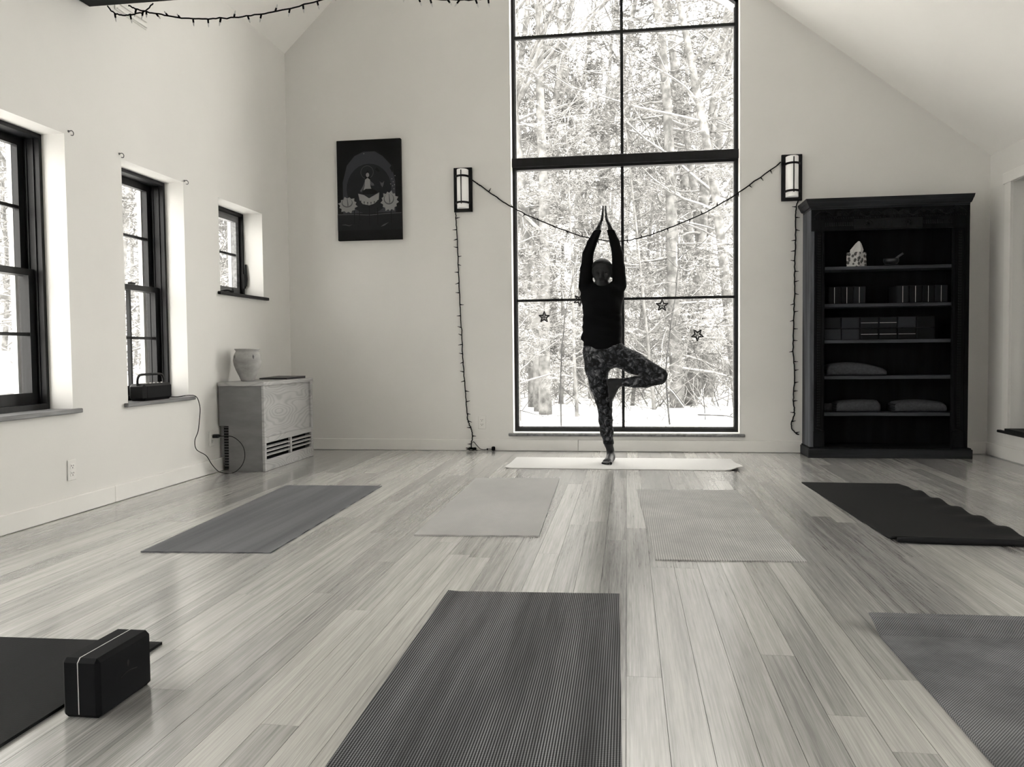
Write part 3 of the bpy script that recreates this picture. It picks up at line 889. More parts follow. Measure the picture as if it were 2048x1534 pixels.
mb = MB(); mb.prism([(cx0, 0.338), (-2.92, 0.338), (-2.924, 0.001), (cx1 - 0.020, 0.001), (cx1 - 0.020, cz), (cx0, cz)], 1, cy0, cy0 + 0.018)
mb.build('side_panel', M['cab_shaded'], c)
mb = MB(); mb.box(cx0, cx1 - 0.020, cy1 - 0.018, cy1, 0.001, cz); mb.build('side_panel', M['cab_shaded'], c)
mb = MB(); mb.box(cx0, cx1 + 0.006, cy0 - 0.008, cy1 + 0.006, cz + 0.0005, cz + 0.030, bev=0.002); mb.build('top', M['cab_wood'], c)
fx0, fx1 = cx1 - 0.0195, cx1
for (a, b_) in ((cy0 - 0.0, cy0 + 0.030), (cy1 - 0.042, cy1)):
    mb = MB(); mb.box(fx0, fx1, a, b_, 0.001, cz, bev=0.0015); mb.build('stile', M['cab_wood'], c)
for (a, b_) in ((0.001, 0.085), (0.208, 0.250)):
    mb = MB(); mb.box(fx0, fx1, cy0 + 0.0305, cy1 - 0.0425, a, b_, bev=0.0015); mb.build('rail', M['cab_wood'], c)
mb = MB(); mb.box(fx0, fx1, 6.112, 6.142, 0.0855, 0.2075, bev=0.0015); mb.build('mullion', M['cab_wood'], c)
for (ya, yb) in ((cy0 + 0.0305, 6.1115), (6.1425, cy1 - 0.0425)):
    for k in range(3):
        zz = 0.0855 + 0.122 * (k + 1) / 4
        mb = MB(); mb.hexa([(fx0 - 0.006, ya, zz + 0.001), (fx0 - 0.006, yb, zz + 0.001), (fx1 - 0.004, yb, zz - 0.005), (fx1 - 0.004, ya, zz - 0.005),
                            (fx0 - 0.006, ya, zz + 0.008), (fx0 - 0.006, yb, zz + 0.008), (fx1 - 0.004, yb, zz + 0.002), (fx1 - 0.004, ya, zz + 0.002)])
        mb.build('slat', M['cab_wood'], c)
mb = MB(); mb.box(fx0 - 0.004, fx0 + 0.004, cy0 + 0.0305, cy1 - 0.0425, 0.2505, cz - 0.0005); mb.build('front_panel', M['cab_wood'], c)
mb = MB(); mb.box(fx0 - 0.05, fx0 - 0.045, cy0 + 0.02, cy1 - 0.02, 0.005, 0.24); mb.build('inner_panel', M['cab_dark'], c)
hp = MB(); hp.box(-2.968, -2.930, cy0 + 0.022, cy0 + 0.045, 0.02, 0.333)
ho = hp.build('heater_grille', M['matte_black'], c)
for k in range(15):
    zz = 0.035 + k * 0.0205
    mb = MB(); mb.box(-2.966, -2.930, cy0 + 0.014, cy0 + 0.0215, zz, zz + 0.0085); mb.build('slat', M['heater'], ho)
mb = MB(); mb.box(-2.992, -2.969, cy0 + 0.022, cy0 + 0.10, 0.11, 0.333); mb.build('heater_box', M['cab_shaded'], c)

# vase and flat dark folder on the cabinet
M['clay'] = mat('grey_clay', grey(0.42, 0.01), 0.85, 0.2, var=((6, 6, 9), 0.62, 1.2), bump=(60, 0.2, 0.003))
zt = cz + 0.030
pr = [(0.046, 0.0), (0.050, 0.004), (0.062, 0.035), (0.086, 0.085), (0.100, 0.125), (0.105, 0.160), (0.100, 0.195), (0.088, 0.218), (0.083, 0.226), (0.088, 0.236), (0.094, 0.242), (0.093, 0.246), (0.080, 0.238), (0.074, 0.222), (0.080, 0.20), (0.07, 0.12), (0.03, 0.03)]
mb = MB(); mb.lathe(pr, (-2.855, 5.845, zt + 0.0005), 36)
v = mb.build('vase', M['clay'], smooth=True)
tag(v, 'round bellied clay vase with a flared rim on the cabinet', 'vase')
mb = MB()
for ux, uy in ((-0.59, -0.81), (0.78, -0.63)):
    xx, yy = -2.855 + ux * 0.099, 5.845 + uy * 0.099
    mb.tube([(xx, yy, zt + 0.200), (xx + ux * 0.004, yy + uy * 0.004, zt + 0.188), (xx, yy, zt + 0.166)], [0.003, 0.007, 0.004], 8)
mb.build('lug', M['cab_shaded'], v)
M['folder'] = mat('black_folder', grey(0.012, -0.1), 0.4, 0.5)
mb = MB(); mb.hexa([(-2.93, 6.20, zt + 0.0005), (-2.68, 6.16, zt + 0.0005), (-2.665, 6.50, zt + 0.0005), (-2.92, 6.53, zt + 0.0005),
                    (-2.93, 6.20, zt + 0.012), (-2.68, 6.16, zt + 0.012), (-2.665, 6.50, zt + 0.020), (-2.92, 6.53, zt + 0.020)])
tag(mb.build('folder', M['folder']), 'flat black folder lying on the cabinet behind the vase', 'folder')

# ---------------------------------------------------------------- radio on the second window sill
r = thing('radio', (-3.06, 4.895, 0.5795), 'black portable radio with a top handle on the window sill', 'radio')
rx0, rx1, ry0, ry1, rz0 = -3.115, -2.998, 4.735, 5.050, 0.5795
mb = MB(); mb.box(rx0, rx1, ry0, ry1, rz0, rz0 + 0.108, bev=0.018); mb.build('body', M['black'], r)
mb = MB(); mb.box(rx1 - 0.001, rx1 + 0.003, ry0 + 0.02, ry1 - 0.02, rz0 + 0.016, rz0 + 0.092, bev=0.0015); mb.build('speaker_grille', M['matte_black'], r)
mb = MB(); hz = rz0 + 0.09
mb.tube(catmull([(-3.056, ry0 + 0.012, hz), (-3.056, ry0 + 0.014, hz + 0.045), (-3.056, ry0 + 0.035, hz + 0.070), (-3.056, ry0 + 0.08, hz + 0.075), (-3.056, ry1 - 0.08, hz + 0.075), (-3.056, ry1 - 0.035, hz + 0.070), (-3.056, ry1 - 0.014, hz + 0.045), (-3.056, ry1 - 0.012, hz)], 5), 0.008, 8)
mb.build('handle', M['black'], r, smooth=True)
for k in range(5):
    mb = MB(); yy = ry0 + 0.07 + k * 0.042
    mb.lathe([(0.006, 0), (0.006, 0.004), (0.004, 0.005)], (-3.03, yy, rz0 + 0.1075), 8); mb.build('button', M['white_plastic'], r)
mb = MB()
cord = catmull([(-3.07, 5.052, 0.592), (-3.02, 5.12, 0.584), (-2.975, 5.20, 0.590), (-2.966, 5.29, 0.575), (-2.972, 5.345, 0.50), (-2.985, 5.36, 0.42), (-2.985, 5.335, 0.33), (-2.985, 5.29, 0.27), (-2.980, 5.30, 0.205), (-2.965, 5.40, 0.15), (-2.95, 5.45, 0.08), (-2.93, 5.50, 0.025), (-2.90, 5.54, 0.004), (-2.85, 5.58, 0.004), (-2.80, 5.60, 0.05), (-2.78, 5.615, 0.12), (-2.80, 5.62, 0.20), (-2.86, 5.60, 0.262), (-2.93, 5.575, 0.270), (-2.955, 5.565, 0.270)], 6)
mb.tube(cord, 0.0028, 6); mb.build('power_cord', M['wire'], r, smooth=True)
mb = MB(); mb.box(-2.998, -2.952, 5.552, 5.580, 0.258, 0.284, bev=0.004); mb.build('plug', M['black'], r)

# ---------------------------------------------------------------- outlets
def outlet(axis, base, label):
    """axis 'x': plate on the left wall facing +x; 'y': plate on the gable wall facing -y"""
    o = thing('wall_outlet', base, label, 'outlet', 'duplex outlets along the skirting')
    def B(name, u0, u1, d0, d1, z0, z1, m, par, bev=0.0):
        mb = MB()
        if axis == 'x': mb.box(base[0] + d0, base[0] + d1, base[1] + u0, base[1] + u1, base[2] + z0, base[2] + z1, bev=bev)
        else: mb.box(base[0] + u0, base[0] + u1, base[1] - d1, base[1] - d0, base[2] + z0, base[2] + z1, bev=bev)
        return mb.build(name, m, par)
    B('plate', -0.035, 0.035, 0.0005, 0.006, 0, 0.114, M['white_plastic'], o, 0.003)
    for zc in (0.037, 0.077):
        q = B('receptacle', -0.017, 0.017, 0.006, 0.0085, zc - 0.014, zc + 0.014, M['white_trim'], o, 0.0024)
        for du in (-0.007, 0.007):
            B('slot', du - 0.0016, du + 0.0016, 0.0085, 0.0090, zc - 0.001, zc + 0.008, M['slot_dark'], q)
        B('slot', -0.0028, 0.0028, 0.0085, 0.0090, zc - 0.010, zc - 0.005, M['slot_dark'], q)
    return o
outlet('x', (XL, 4.045, 0.189), 'white duplex outlet on the left wall below the sash windows')
outlet('x', (XL, 5.558, 0.197), 'white duplex outlet with the radio plug beside the cabinet')
outlet('y', (-1.261, D, 0.192), 'white duplex outlet on the gable wall beside the hanging lights')

# ---------------------------------------------------------------- painting
def flat(name, v, w=0.0): return mat(name, grey(v, w), 0.7, 0.2)
P = [flat('paint_black', 0.004, -0.1), flat('paint_glow', 0.045, -0.08), flat('paint_arch', 0.014, -0.08), flat('paint_pale', 0.24, 0.0), flat('paint_mid', 0.085, 0.0), flat('paint_water', 0.012, -0.08)]
px0, px1, pz0, pz1 = -2.530, -1.948, 1.862, 2.738
pc, ps = ((px0 + px1) / 2), (px1 - px0)
a = thing('painting', (pc, D, pz0), 'dark canvas painting of a seated figure among lotus flowers', 'painting')
mb = MB(); mb.box(px0, px1, D - 0.038, D - 0.001, pz0, pz1, bev=0.003); mb.build('canvas', P[0], a)
def pt(u, w): return (px0 + u * ps, pz1 - w * (pz1 - pz0))       # u,w in 0..1 from the top left
lay = [0]
def shape(mb, pts, mi):
    lay[0] += 1
    mb.prism([pt(*q) for q in pts], 1, D - 0.038 - 0.0004 - 0.00004 * lay[0], D - 0.0378, mi)
def ell(cu, cw, ru, rw, n=28, a0=0, a1=2 * math.pi): return [(cu + ru * math.cos(a0 + (a1 - a0) * k / n), cw + rw * math.sin(a0 + (a1 - a0) * k / n)) for k in range(n + (0 if a1 - a0 > 6.2 else 1))]
mb = MB()
shape(mb, [(0.09, 0.73), (0.09, 0.42), (0.16, 0.25), (0.28, 0.16), (0.42, 0.12), (0.60, 0.12), (0.72, 0.17), (0.86, 0.27), (0.91, 0.42), (0.91, 0.73)], 1)
shape(mb, ell(0.50, 0.49, 0.35, 0.25), 2)
shape(mb, [(0.0, 0.735), (0.2, 0.735), (0.5, 0.745), (0.8, 0.735), (1.0, 0.735), (1.0, 0.90), (0.0, 0.90)], 5)
shape(mb, [(0.0, 0.735), (0.25, 0.737), (0.5, 0.748), (0.75, 0.738), (1.0, 0.735), (1.0, 0.742), (0.75, 0.745), (0.5, 0.756), (0.25, 0.744), (0.0, 0.742)], 4)
shape(mb, ell(0.475, 0.325, 0.100, 0.066), 4); shape(mb, ell(0.475, 0.325, 0.094, 0.062), 2)                       # halo ring
for st in ((0.50, 0.66, 0.86), (0.265, 0.70, 0.84), (0.345, 0.70, 0.80), (0.84, 0.69, 0.84), (0.63, 0.68, 0.85)):
    shape(mb, [(st[0] - 0.006, st[1]), (st[0] + 0.006, st[1]), (st[0] + 0.006, st[2]), (st[0] - 0.006, st[2])], 0)
shape(mb, [(0.44, 0.40), (0.455, 0.33), (0.48, 0.30), (0.505, 0.33), (0.53, 0.40)], 0)                                # hair
shape(mb, ell(0.482, 0.352, 0.026, 0.022), 3)                                                                       # face
shape(mb, [(0.44, 0.40), (0.48, 0.38), (0.52, 0.40), (0.525, 0.47), (0.55, 0.51), (0.41, 0.51), (0.435, 0.46)], 3)  # torso
shape(mb, [(0.52, 0.41), (0.575, 0.44), (0.585, 0.46), (0.54, 0.46), (0.52, 0.43)], 4)
shape(mb, [(0.44, 0.41), (0.41, 0.46), (0.36, 0.51), (0.38, 0.52), (0.43, 0.47)], 4)
shape(mb, [(0.40, 0.51), (0.45, 0.49), (0.55, 0.49), (0.62, 0.515), (0.64, 0.53), (0.58, 0.545), (0.40, 0.545)], 0)   # lap
shape(mb, [(0.33, 0.535), (0.42, 0.55), (0.50, 0.585), (0.60, 0.55), (0.66, 0.53), (0.65, 0.60), (0.58, 0.64), (0.50, 0.655), (0.40, 0.64), (0.35, 0.60)], 3)   # lotus throne
for k in range(6):
    u = 0.37 + k * 0.053
    shape(mb, [(u - 0.008, 0.605 + 0.018 * math.sin(k * 0.62)), (u + 0.008, 0.605 + 0.018 * math.sin(k * 0.62)), (u, 0.64 + 0.018 * math.sin(k * 0.62))], 2)
def lotus(cu, cw, ru, rw, n, ph):
    pts = []
    for k in range(2 * n):
        q = (1.0 if k % 4 == 0 else 0.9) if k % 2 == 0 else 0.76
        w_ = ph + math.pi * k / n
        pts.append((cu + ru * q * math.cos(w_), cw + rw * q * math.sin(w_)))
    for k in range(2 * n):
        shape(mb, [(cu, cw), pts[k], pts[(k + 1) % (2 * n)]], 3)
    shape(mb, ell(cu - 0.01, cw - 0.02, ru * 0.55, rw * 0.50), 4)
    shape(mb, ell(cu - 0.01, cw - 0.026, ru * 0.47, rw * 0.44), 3)
    shape(mb, [(cu - 0.012, cw - 0.026 - rw * 0.42), (cu - 0.004, cw - 0.026 - rw * 0.42), (cu + 0.012, cw), (cu - 0.004, cw + rw * 0.3)], 4)
lotus(0.165, 0.645, 0.158, 0.088, 12, 0.2); lotus(0.82, 0.62, 0.145, 0.108, 13, 0.1)
shape(mb, [(0.67, 0.42), (0.69, 0.435), (0.72, 0.435), (0.74, 0.42), (0.725, 0.46), (0.71, 0.48), (0.69, 0.46)], 4)
for q in ((0.86, 0.40), (0.88, 0.43), (0.90, 0.46), (0.87, 0.47), (0.91, 0.37), (0.84, 0.45), (0.89, 0.50), (0.43, 0.14)):
    shape(mb, ell(q[0], q[1], 0.006, 0.005, 6), 3)
shape(mb, [(0.60, 0.30), (0.63, 0.28), (0.66, 0.30), (0.68, 0.33), (0.64, 0.325)], 0); shape(mb, [(0.83, 0.29), (0.87, 0.26), (0.89, 0.30), (0.87, 0.34)], 0)
shape(mb, [(0.06, 0.843), (0.12, 0.838), (0.18, 0.85), (0.23, 0.842), (0.18, 0.856), (0.12, 0.846)], 4)
shape(mb, [(0.68, 0.87), (0.72, 0.85), (0.80, 0.83), (0.73, 0.862)], 4)
mb.build('painted_scene', P, a)

# ---------------------------------------------------------------- sconces
def lamp_shade_mat():
    m, b, t = base_mat('white_lamp_glass', grey(0.85, 0.01), 0.4, 0.5)
    b.inputs['Emission Color'].default_value = (1, 0.97, 0.90, 1); b.inputs['Emission Strength'].default_value = 0.15
    return m
M['lamp_glass'] = lamp_shade_mat()
def sconce(x0, x1, z0, z1, label):
    s = thing('wall_sconce', ((x0 + x1) / 2, D, z0), label, 'sconce', 'wall sconces beside the tall window')
    xc = (x0 + x1) / 2
    mb = MB(); mb.box(x0, x1, D - 0.022, D - 0.001, z0, z1, bev=0.002); mb.build('back_plate', M['black_metal'], s)
    w, za, zb, n = 0.050, z0 + 0.028, z1 - 0.022, 14
    mb = MB(); pf = [(xc + w * math.cos(math.pi * k / n), D - 0.0225 - 0.075 * math.sin(math.pi * k / n)) for k in range(n + 1)]
    mb.prism(pf, 2, za, zb); mb.build('glass_shade', M['lamp_glass'], s)
    for zz in (za + 0.045, zb - 0.060):
        mb = MB(); pf = [(xc + (w + 0.014) * math.cos(math.pi * k / n), D - 0.0225 - 0.082 * math.sin(math.pi * k / n)) for k in range(n + 1)]
        pi_ = [(xc + (w + 0.002) * math.cos(math.pi * k / n), D - 0.0225 - 0.077 * math.sin(math.pi * k / n)) for k in range(n + 1)]
        v = [(p[0], p[1], z) for z in (zz - 0.008, zz + 0.008) for p in pf + pi_]; m_ = n + 1; f = []
        for k in range(n):
            f += [(k, k + 1, 2 * m_ + k + 1, 2 * m_ + k), (m_ + k + 1, m_ + k, 3 * m_ + k, 3 * m_ + k + 1), (k + 1, k, m_ + k, m_ + k + 1), (2 * m_ + k, 2 * m_ + k + 1, 3 * m_ + k + 1, 3 * m_ + k)]
        f += [(0, 2 * m_, 3 * m_, m_), (n, m_ + n, 3 * m_ + n, 2 * m_ + n)]
        mb.add(v, f); mb.build('band', M['black_metal'], s)
    mb = MB(); mb.box(xc - 0.004, xc + 0.004, D - 0.1075, D - 0.1005, za + 0.03, zb - 0.012); mb.build('bar', M['black_metal'], s)
sconce(-1.482, -1.320, 2.082, 2.462, 'black framed sconce with a white half round shade beside the painting')
sconce(1.264, 1.428, 2.079, 2.456, 'black framed sconce with a white half round shade above the bookcase')

# ---------------------------------------------------------------- carved bookcase
M['case'] = mat('dark_weathered_wood', grey(0.0045, -0.1), 0.75, 0.08, var=((18, 18, 1.6), 0.45, 2.0))
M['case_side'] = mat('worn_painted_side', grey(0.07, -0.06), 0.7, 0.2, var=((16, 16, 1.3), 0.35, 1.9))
M['case_shelf'] = mat('worn_shelf', grey(0.045, -0.08), 0.65, 0.2, var=((2, 22, 22), 0.5, 1.6))
M['cornice'] = mat('dark_cornice', grey(0.016, -0.1), 0.6, 0.2, var=((2, 22, 22), 0.5, 1.8))
M['case_carved'] = mat('dark_carving', grey(0.004, -0.1), 0.6, 0.15, var=((30, 30, 30), 0.6, 1.8))
bx0, bx1, byf, byb = 1.435, 2.610, 6.712, D - 0.018
case = thing('bookcase', ((bx0 + bx1) / 2, (byf + byb) / 2, 0), 'tall dark carved wooden bookcase against the gable wall', 'bookcase')
def cb(name, x0, x1, y0, y1, z0, z1, m, bev=0.002, par=None):
    mb = MB(); mb.box(x0, x1, y0, y1, z0, z1, bev=bev); return mb.build(name, m, par or case)
cb('base', 1.420, 2.640, 6.688, byb, 0.0, 0.072, M['cornice'], 0.004)
mb = MB(); mb.box(1.428, 2.632, 6.696, byb, 0.072, 0.082, bev=0.003); mb.build('base_moulding', M['case'], case)
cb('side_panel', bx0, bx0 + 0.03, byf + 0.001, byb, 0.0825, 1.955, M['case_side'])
cb('side_panel', bx1 - 0.03, bx1, byf + 0.001, byb, 0.0825, 1.955, M['case'])
cb('back_panel', bx0 + 0.031, bx1 - 0.031, byb - 0.014, byb, 0.0825, 1.95, M['case'])
# stepped cornice
mb = MB()
for (o_, za, zb) in ((0.000, 1.956, 1.972), (0.010, 1.972, 1.986), (0.020, 1.986, 2.006), (0.033, 2.006, 2.034)):
    v = []
    oo = o_ + (0.010 if o_ > 0 else 0.0)
    for z, q in ((za, o_), (zb, oo)):
        v += [(bx0 - q, byf - q, z), (bx1 + q * 0.45, byf - q, z), (bx1 + q * 0.45, byb, z), (bx0 - q, byb, z)]
    mb.hexa(v)
mb.build('cornice', M['cornice'], case)
# frieze, pilasters, plinth blocks
cb('frieze', bx0 + 0.005, bx1 - 0.005, byf, byf + 0.028, 1.785, 1.955, M['case'])
for (xa, xb) in ((bx0 + 0.0305, 1.545), (2.492, bx1 - 0.0305)):
    p = cb('pilaster', xa, xb, byf, byf + 0.035, 0.0825, 1.784, M['case'])
    xi = (xb - 0.022, xb - 0.004) if xa < 2 else (xa + 0.004, xa + 0.022)
    xo = (xa + 0.004, xa + 0.014) if xa < 2 else (xb - 0.014, xb - 0.004)
    cb('fillet', xi[0], xi[1], byf - 0.008, byf, 0.218, 1.784, M['case'], 0.003, p)
    cb('fillet', xo[0], xo[1], byf - 0.006, byf, 0.218, 1.784, M['case'], 0.003, p)
    cb('plinth_block', xa - 0.004, xb + 0.002, byf - 0.012, byf, 0.0835, 0.212, M['case'], 0.004, p)
    mb = MB(); mb.tube(catmull([(xa + 0.01, byf - 0.004, 0.235), (xa + 0.035, byf - 0.008, 0.232), (xb - 0.01, byf - 0.006, 0.214)], 4), 0.006, 6); mb.build('leaf_carving', M['case_carved'], p)
    xd = (xo[1] + xi[0]) / 2 if xa < 2 else (xo[0] + xi[1]) / 2
    mb = MB()
    for k in range(74):
        zz = 0.25 + k * 0.0205
        mb.box(xd - 0.011, xd + 0.011, byf - 0.007, byf + 0.001, zz, zz + 0.012)
    q = mb.build('dentil_row', M['case_carved'], p); q['kind'] = 'stuff'
# carving on the frieze: running scrolls, bead row, centre cartouche, dentils
mb = MB()
def scroll(cx, cz, s, flip, r0=0.0055):
    pts = []
    for k in range(22):
        a = k / 21 * 3.6 * math.pi; q = s * (1 - k / 24)
        pts.append((cx + flip * q * math.cos(a), byf - 0.006, cz + q * 0.8 * math.sin(a)))
    mb.tube(pts, [r0 * (1 - 0.5 * k / 21) for k in range(22)], 5)
for k in range(5):
    x = 1.50 + k * 0.122
    for (xx, fl) in ((x, 1), (4.045 - x, -1)):
        scroll(xx + fl * 0.03, 1.922 + 0.006 * (-1) ** k, 0.026, fl * (-1) ** k)
        mb.tube(catmull([(xx - fl * 0.04, byf - 0.005, 1.898), (xx, byf - 0.007, 1.912 + 0.02 * (-1) ** k), (xx + fl * 0.06, byf - 0.005, 1.93), (xx + fl * 0.10, byf - 0.004, 1.905)], 4), [0.003 + 0.003 * math.sin(math.pi * i / 12) for i in range(13)], 5)
        for w in range(5):
            a_ = -0.6 + w * 0.5
            mb.tube([(xx + fl * 0.06, byf - 0.003, 1.905), (xx + fl * (0.06 + 0.028 * math.cos(a_)), byf - 0.006, 1.905 + 0.028 * math.sin(a_))], [0.005, 0.0015], 5)
mb.lathe([(0.004, 0.0), (0.018, 0.004), (0.022, 0.010), (0.010, 0.012)], (2.02, byf - 0.012, 1.92), 12, axis=1)
mb.build('scroll_carving', M['case_carved'], case)
mb = MB()
for k in range(62):
    x = bx0 + 0.03 + k * 0.0182
    mb.lathe([(0.0015, -0.006), (0.0055, -0.003), (0.0065, 0.0)], (x, byf, 1.882), 6, axis=1)
q = mb.build('bead_row', M['case_carved'], case); q['kind'] = 'stuff'
mb = MB()
mb.box(1.76, 2.262, byf - 0.016, byf, 1.790, 1.872, bev=0.004)
q = mb.build('cartouche', M['case_carved'], case)
mb = MB()
for (sx, fl) in ((1.865, 1), (2.155, -1)):
    scroll(sx, 1.836, 0.030, fl, 0.005)
    mb.lathe([(0.002, -0.012), (0.010, -0.006), (0.014, 0.0)], (sx, byf - 0.016, 1.836), 8, axis=1)
    for w in range(6):
        a_ = w * 1.05
        mb.tube([(sx + 0.012 * math.cos(a_), byf - 0.018, 1.836 + 0.012 * math.sin(a_)), (sx + 0.036 * math.cos(a_ + 0.3), byf - 0.019, 1.836 + 0.034 * math.sin(a_ + 0.3))], [0.005, 0.002], 5)
for v in range(len(mb.v)):
    x, y, z = mb.v[v]; mb.v[v] = (x, y - 0.012 if y > byf - 0.014 else y, z)
mb.box(1.985, 2.035, byf - 0.026, byf - 0.0165, 1.800, 1.862, bev=0.006); mb.box(1.965, 2.055, byf - 0.026, byf - 0.0165, 1.794, 1.802, bev=0.002)
mb.build('rosette_carving', M['case_carved'], q)
mb = MB()
for (xa, xb) in ((1.545, 1.75), (2.272, 2.478)):
    k = 0
    while xa + k * 0.0165 < xb:
        x = xa + k * 0.0165; mb.box(x, x + 0.010, byf - 0.008, byf + 0.001, 1.822, 1.850); k += 1
q = mb.build('dentil_row', M['case_carved'], case); q['kind'] = 'stuff'
SH = [1.509, 1.216, 0.931, 0.645, 0.354]
for z in SH:
    cb('shelf', bx0 + 0.031, bx1 - 0.031, 6.752, byb - 0.0145, z - 0.026, z, M['case_shelf'], 0.003)

# things on the shelves
def tissue_mat():
    m, b, t = base_mat('flower_print_card', grey(0.5), 0.7, 0.3)
    tc = t.n('ShaderNodeTexCoord')
    vo = t.n('ShaderNodeTexVoronoi', i_Scale=34.0); t.l(tc.outputs['Object'], vo.inputs['Vector'])
    rp = t.n('ShaderNodeValToRGB'); rp.color_ramp.interpolation = 'CONSTANT'
    e = rp.color_ramp.elements; e[0].position = 0.0; e[0].color = grey(0.10); e[1].position = 0.44; e[1].color = grey(0.62, 0.01)
    t.l(vo.outputs['Distance'], rp.inputs[0]); t.l(rp.outputs[0], b.inputs['Base Color'])
    return m
M['tissue_box'] = tissue_mat()
M['tissue'] = mat('tissue_paper', grey(0.72, 0.01), 0.8, 0.2)
tb = thing('tissue_box', (1.82, 6.862, SH[0]), 'flower printed tissue box with a tissue sticking up on the top shelf', 'tissue box')
ca, sa = math.cos(0.74), math.sin(0.74)
def rt(dx, dy, z): return (1.82 + dx * ca - dy * sa, 6.862 + dx * sa + dy * ca, SH[0] + 0.0005 + z)
hw = 0.053
mb = MB(); mb.hexa([rt(-hw, -hw, 0), rt(hw, -hw, 0), rt(hw, hw, 0), rt(-hw, hw, 0), rt(-hw, -hw, 0.118), rt(hw, -hw, 0.118), rt(hw, hw, 0.118), rt(-hw, hw, 0.118)])
mb.build('carton', M['tissue_box'], tb)
mb = MB(); rows = [(0.040, 0.018, 0.1185, -0.012), (0.042, 0.016, 0.140, -0.004), (0.030, 0.014, 0.165, 0.008), (0.020, 0.010, 0.187, 0.018), (0.007, 0.004, 0.206, 0.026)]
vv = []; n = 12
for (ra, rb, z, sh) in rows:
    for k in range(n):
        w = 2 * math.pi * k / n; q = 1 + 0.22 * (-1) ** k
        vv.append((1.845 - 0.02 + sh * 0.5 + ra * q * math.cos(w), 6.862 + rb * q * math.sin(w), SH[0] + z + 0.004 * math.sin(3 * w)))
ff = [(i * n + k, i * n + (k + 1) % n, (i + 1) * n + (k + 1) % n, (i + 1) * n + k) for i in range(len(rows) - 1) for k in range(n)] + [tuple((len(rows) - 1) * n + k for k in range(n))]
mb.add(vv, ff); mb.build('tissue', M['tissue'], tb)
M['bronze'] = mat('dark_bronze', grey(0.05, -0.03), 0.28, 0.6, 0.7)
M['mallet'] = mat('mallet_wood', grey(0.07, 0), 0.6, 0.3)
sb = thing('singing_bowl', (2.082, 6.86, SH[0]), 'small dark singing bowl on a ring cushion on the top shelf', 'bowl')
mb = MB(); mb.lathe([(0.045, 0.0005), (0.056, 0.006), (0.058, 0.012), (0.050, 0.018), (0.02, 0.018)], (2.082, 6.86, SH[0]), 24); mb.build('cushion', M['foam_grey'], sb, smooth=True)
mb = MB(); mb.lathe([(0.030, 0.016), (0.048, 0.024), (0.057, 0.040), (0.058, 0.056), (0.055, 0.064), (0.052, 0.064), (0.054, 0.054), (0.045, 0.028), (0.01, 0.022)], (2.082, 6.86, SH[0]), 28); mb.build('bowl', M['bronze'], sb, smooth=True)
mb = MB(); mb.tube([(2.085, 6.86, SH[0] + 0.034), (2.12, 6.84, SH[0] + 0.070), (2.160, 6.82, SH[0] + 0.100)], [0.006, 0.008, 0.009], 8)
tag(mb.build('mallet', M['mallet'], smooth=True), 'wooden mallet leaning out of the singing bowl', 'mallet')

def shelf_block(x0, x1, z0, z1, m, stripe, label, group):
    y0, y1 = 6.772, 6.975
    b = thing('foam_block', ((x0 + x1) / 2, (y0 + y1) / 2, z0), label, 'yoga block', group)
    mb = MB(); mb.box(x0 + 0.0015, x1 - 0.0015, y0, y1, z0 + 0.0005, z1 - 0.001, bev=0.005); mb.build('foam', m, b)
    if stripe == 'v':
        xc = (x0 + x1) / 2 - 0.003; mb = MB(); mb.box(xc - 0.0014, xc + 0.0014, y0 - 0.0006, y0 + 0.004, z0 + 0.005, z1 - 0.006); mb.build('stripe', M['stripe'], b)
    if stripe == 'h':
        zc = (z0 + z1) / 2 - 0.002; mb = MB(); mb.box(x0 + 0.006, x1 - 0.006, y0 - 0.0006, y0 + 0.004, zc - 0.0013, zc + 0.0013); mb.build('stripe', M['stripe'], b)
ordn = ('leftmost', 'second', 'third', 'fourth', 'fifth', 'sixth')
for k in range(3):
    shelf_block(1.588 + k * 0.094, 1.588 + (k + 1) * 0.094, SH[1], SH[1] + 0.138, (M['foam'], M['foam'], M['foam_grey'])[k], 'v',
                ('leftmost upright striped block of the left trio on the second shelf', 'middle upright striped block of the left trio on the second shelf', 'lighter upright striped block ending the left trio on the second shelf')[k], 'upright foam blocks on the second shelf')
for k in range(4):
    shelf_block(2.100 + k * 0.0945, 2.100 + (k + 1) * 0.0945, SH[1], SH[1] + 0.138, (M['foam_grey'], M['foam'], M['foam'], M['foam_grey'])[k], 'v',
                '%s upright striped block of the right four on the second shelf' % ('leftmost', 'second', 'third', 'rightmost')[k], 'upright foam blocks on the second shelf')
rows = ((('foam_mid', ''), ('foam_mid', ''), ('foam', 'h'), ('foam', 'h'), ('foam', 'h'), ('foam', '')),
        (('foam_grey', ''), ('foam_mid', ''), ('foam_grey', 'h'), ('foam_grey', 'h'), ('foam_mid', ''), ('foam', '')))
for j, row in enumerate(rows):
    for k, (m, st) in enumerate(row):
        x0 = 1.500 + k * 0.1405 + 0.0 if False else 1.547 + k * 0.1405
        z0 = SH[2] + j * 0.0905
        shelf_block(x0, x0 + 0.139, z0, z0 + 0.0895, M[m], st,
                    '%s block from the left in the %s row on the third shelf' % (('first', 'second', 'third', 'fourth', 'fifth', 'sixth')[k], ('lower', 'upper')[j]), 'stacked foam blocks on the third shelf')

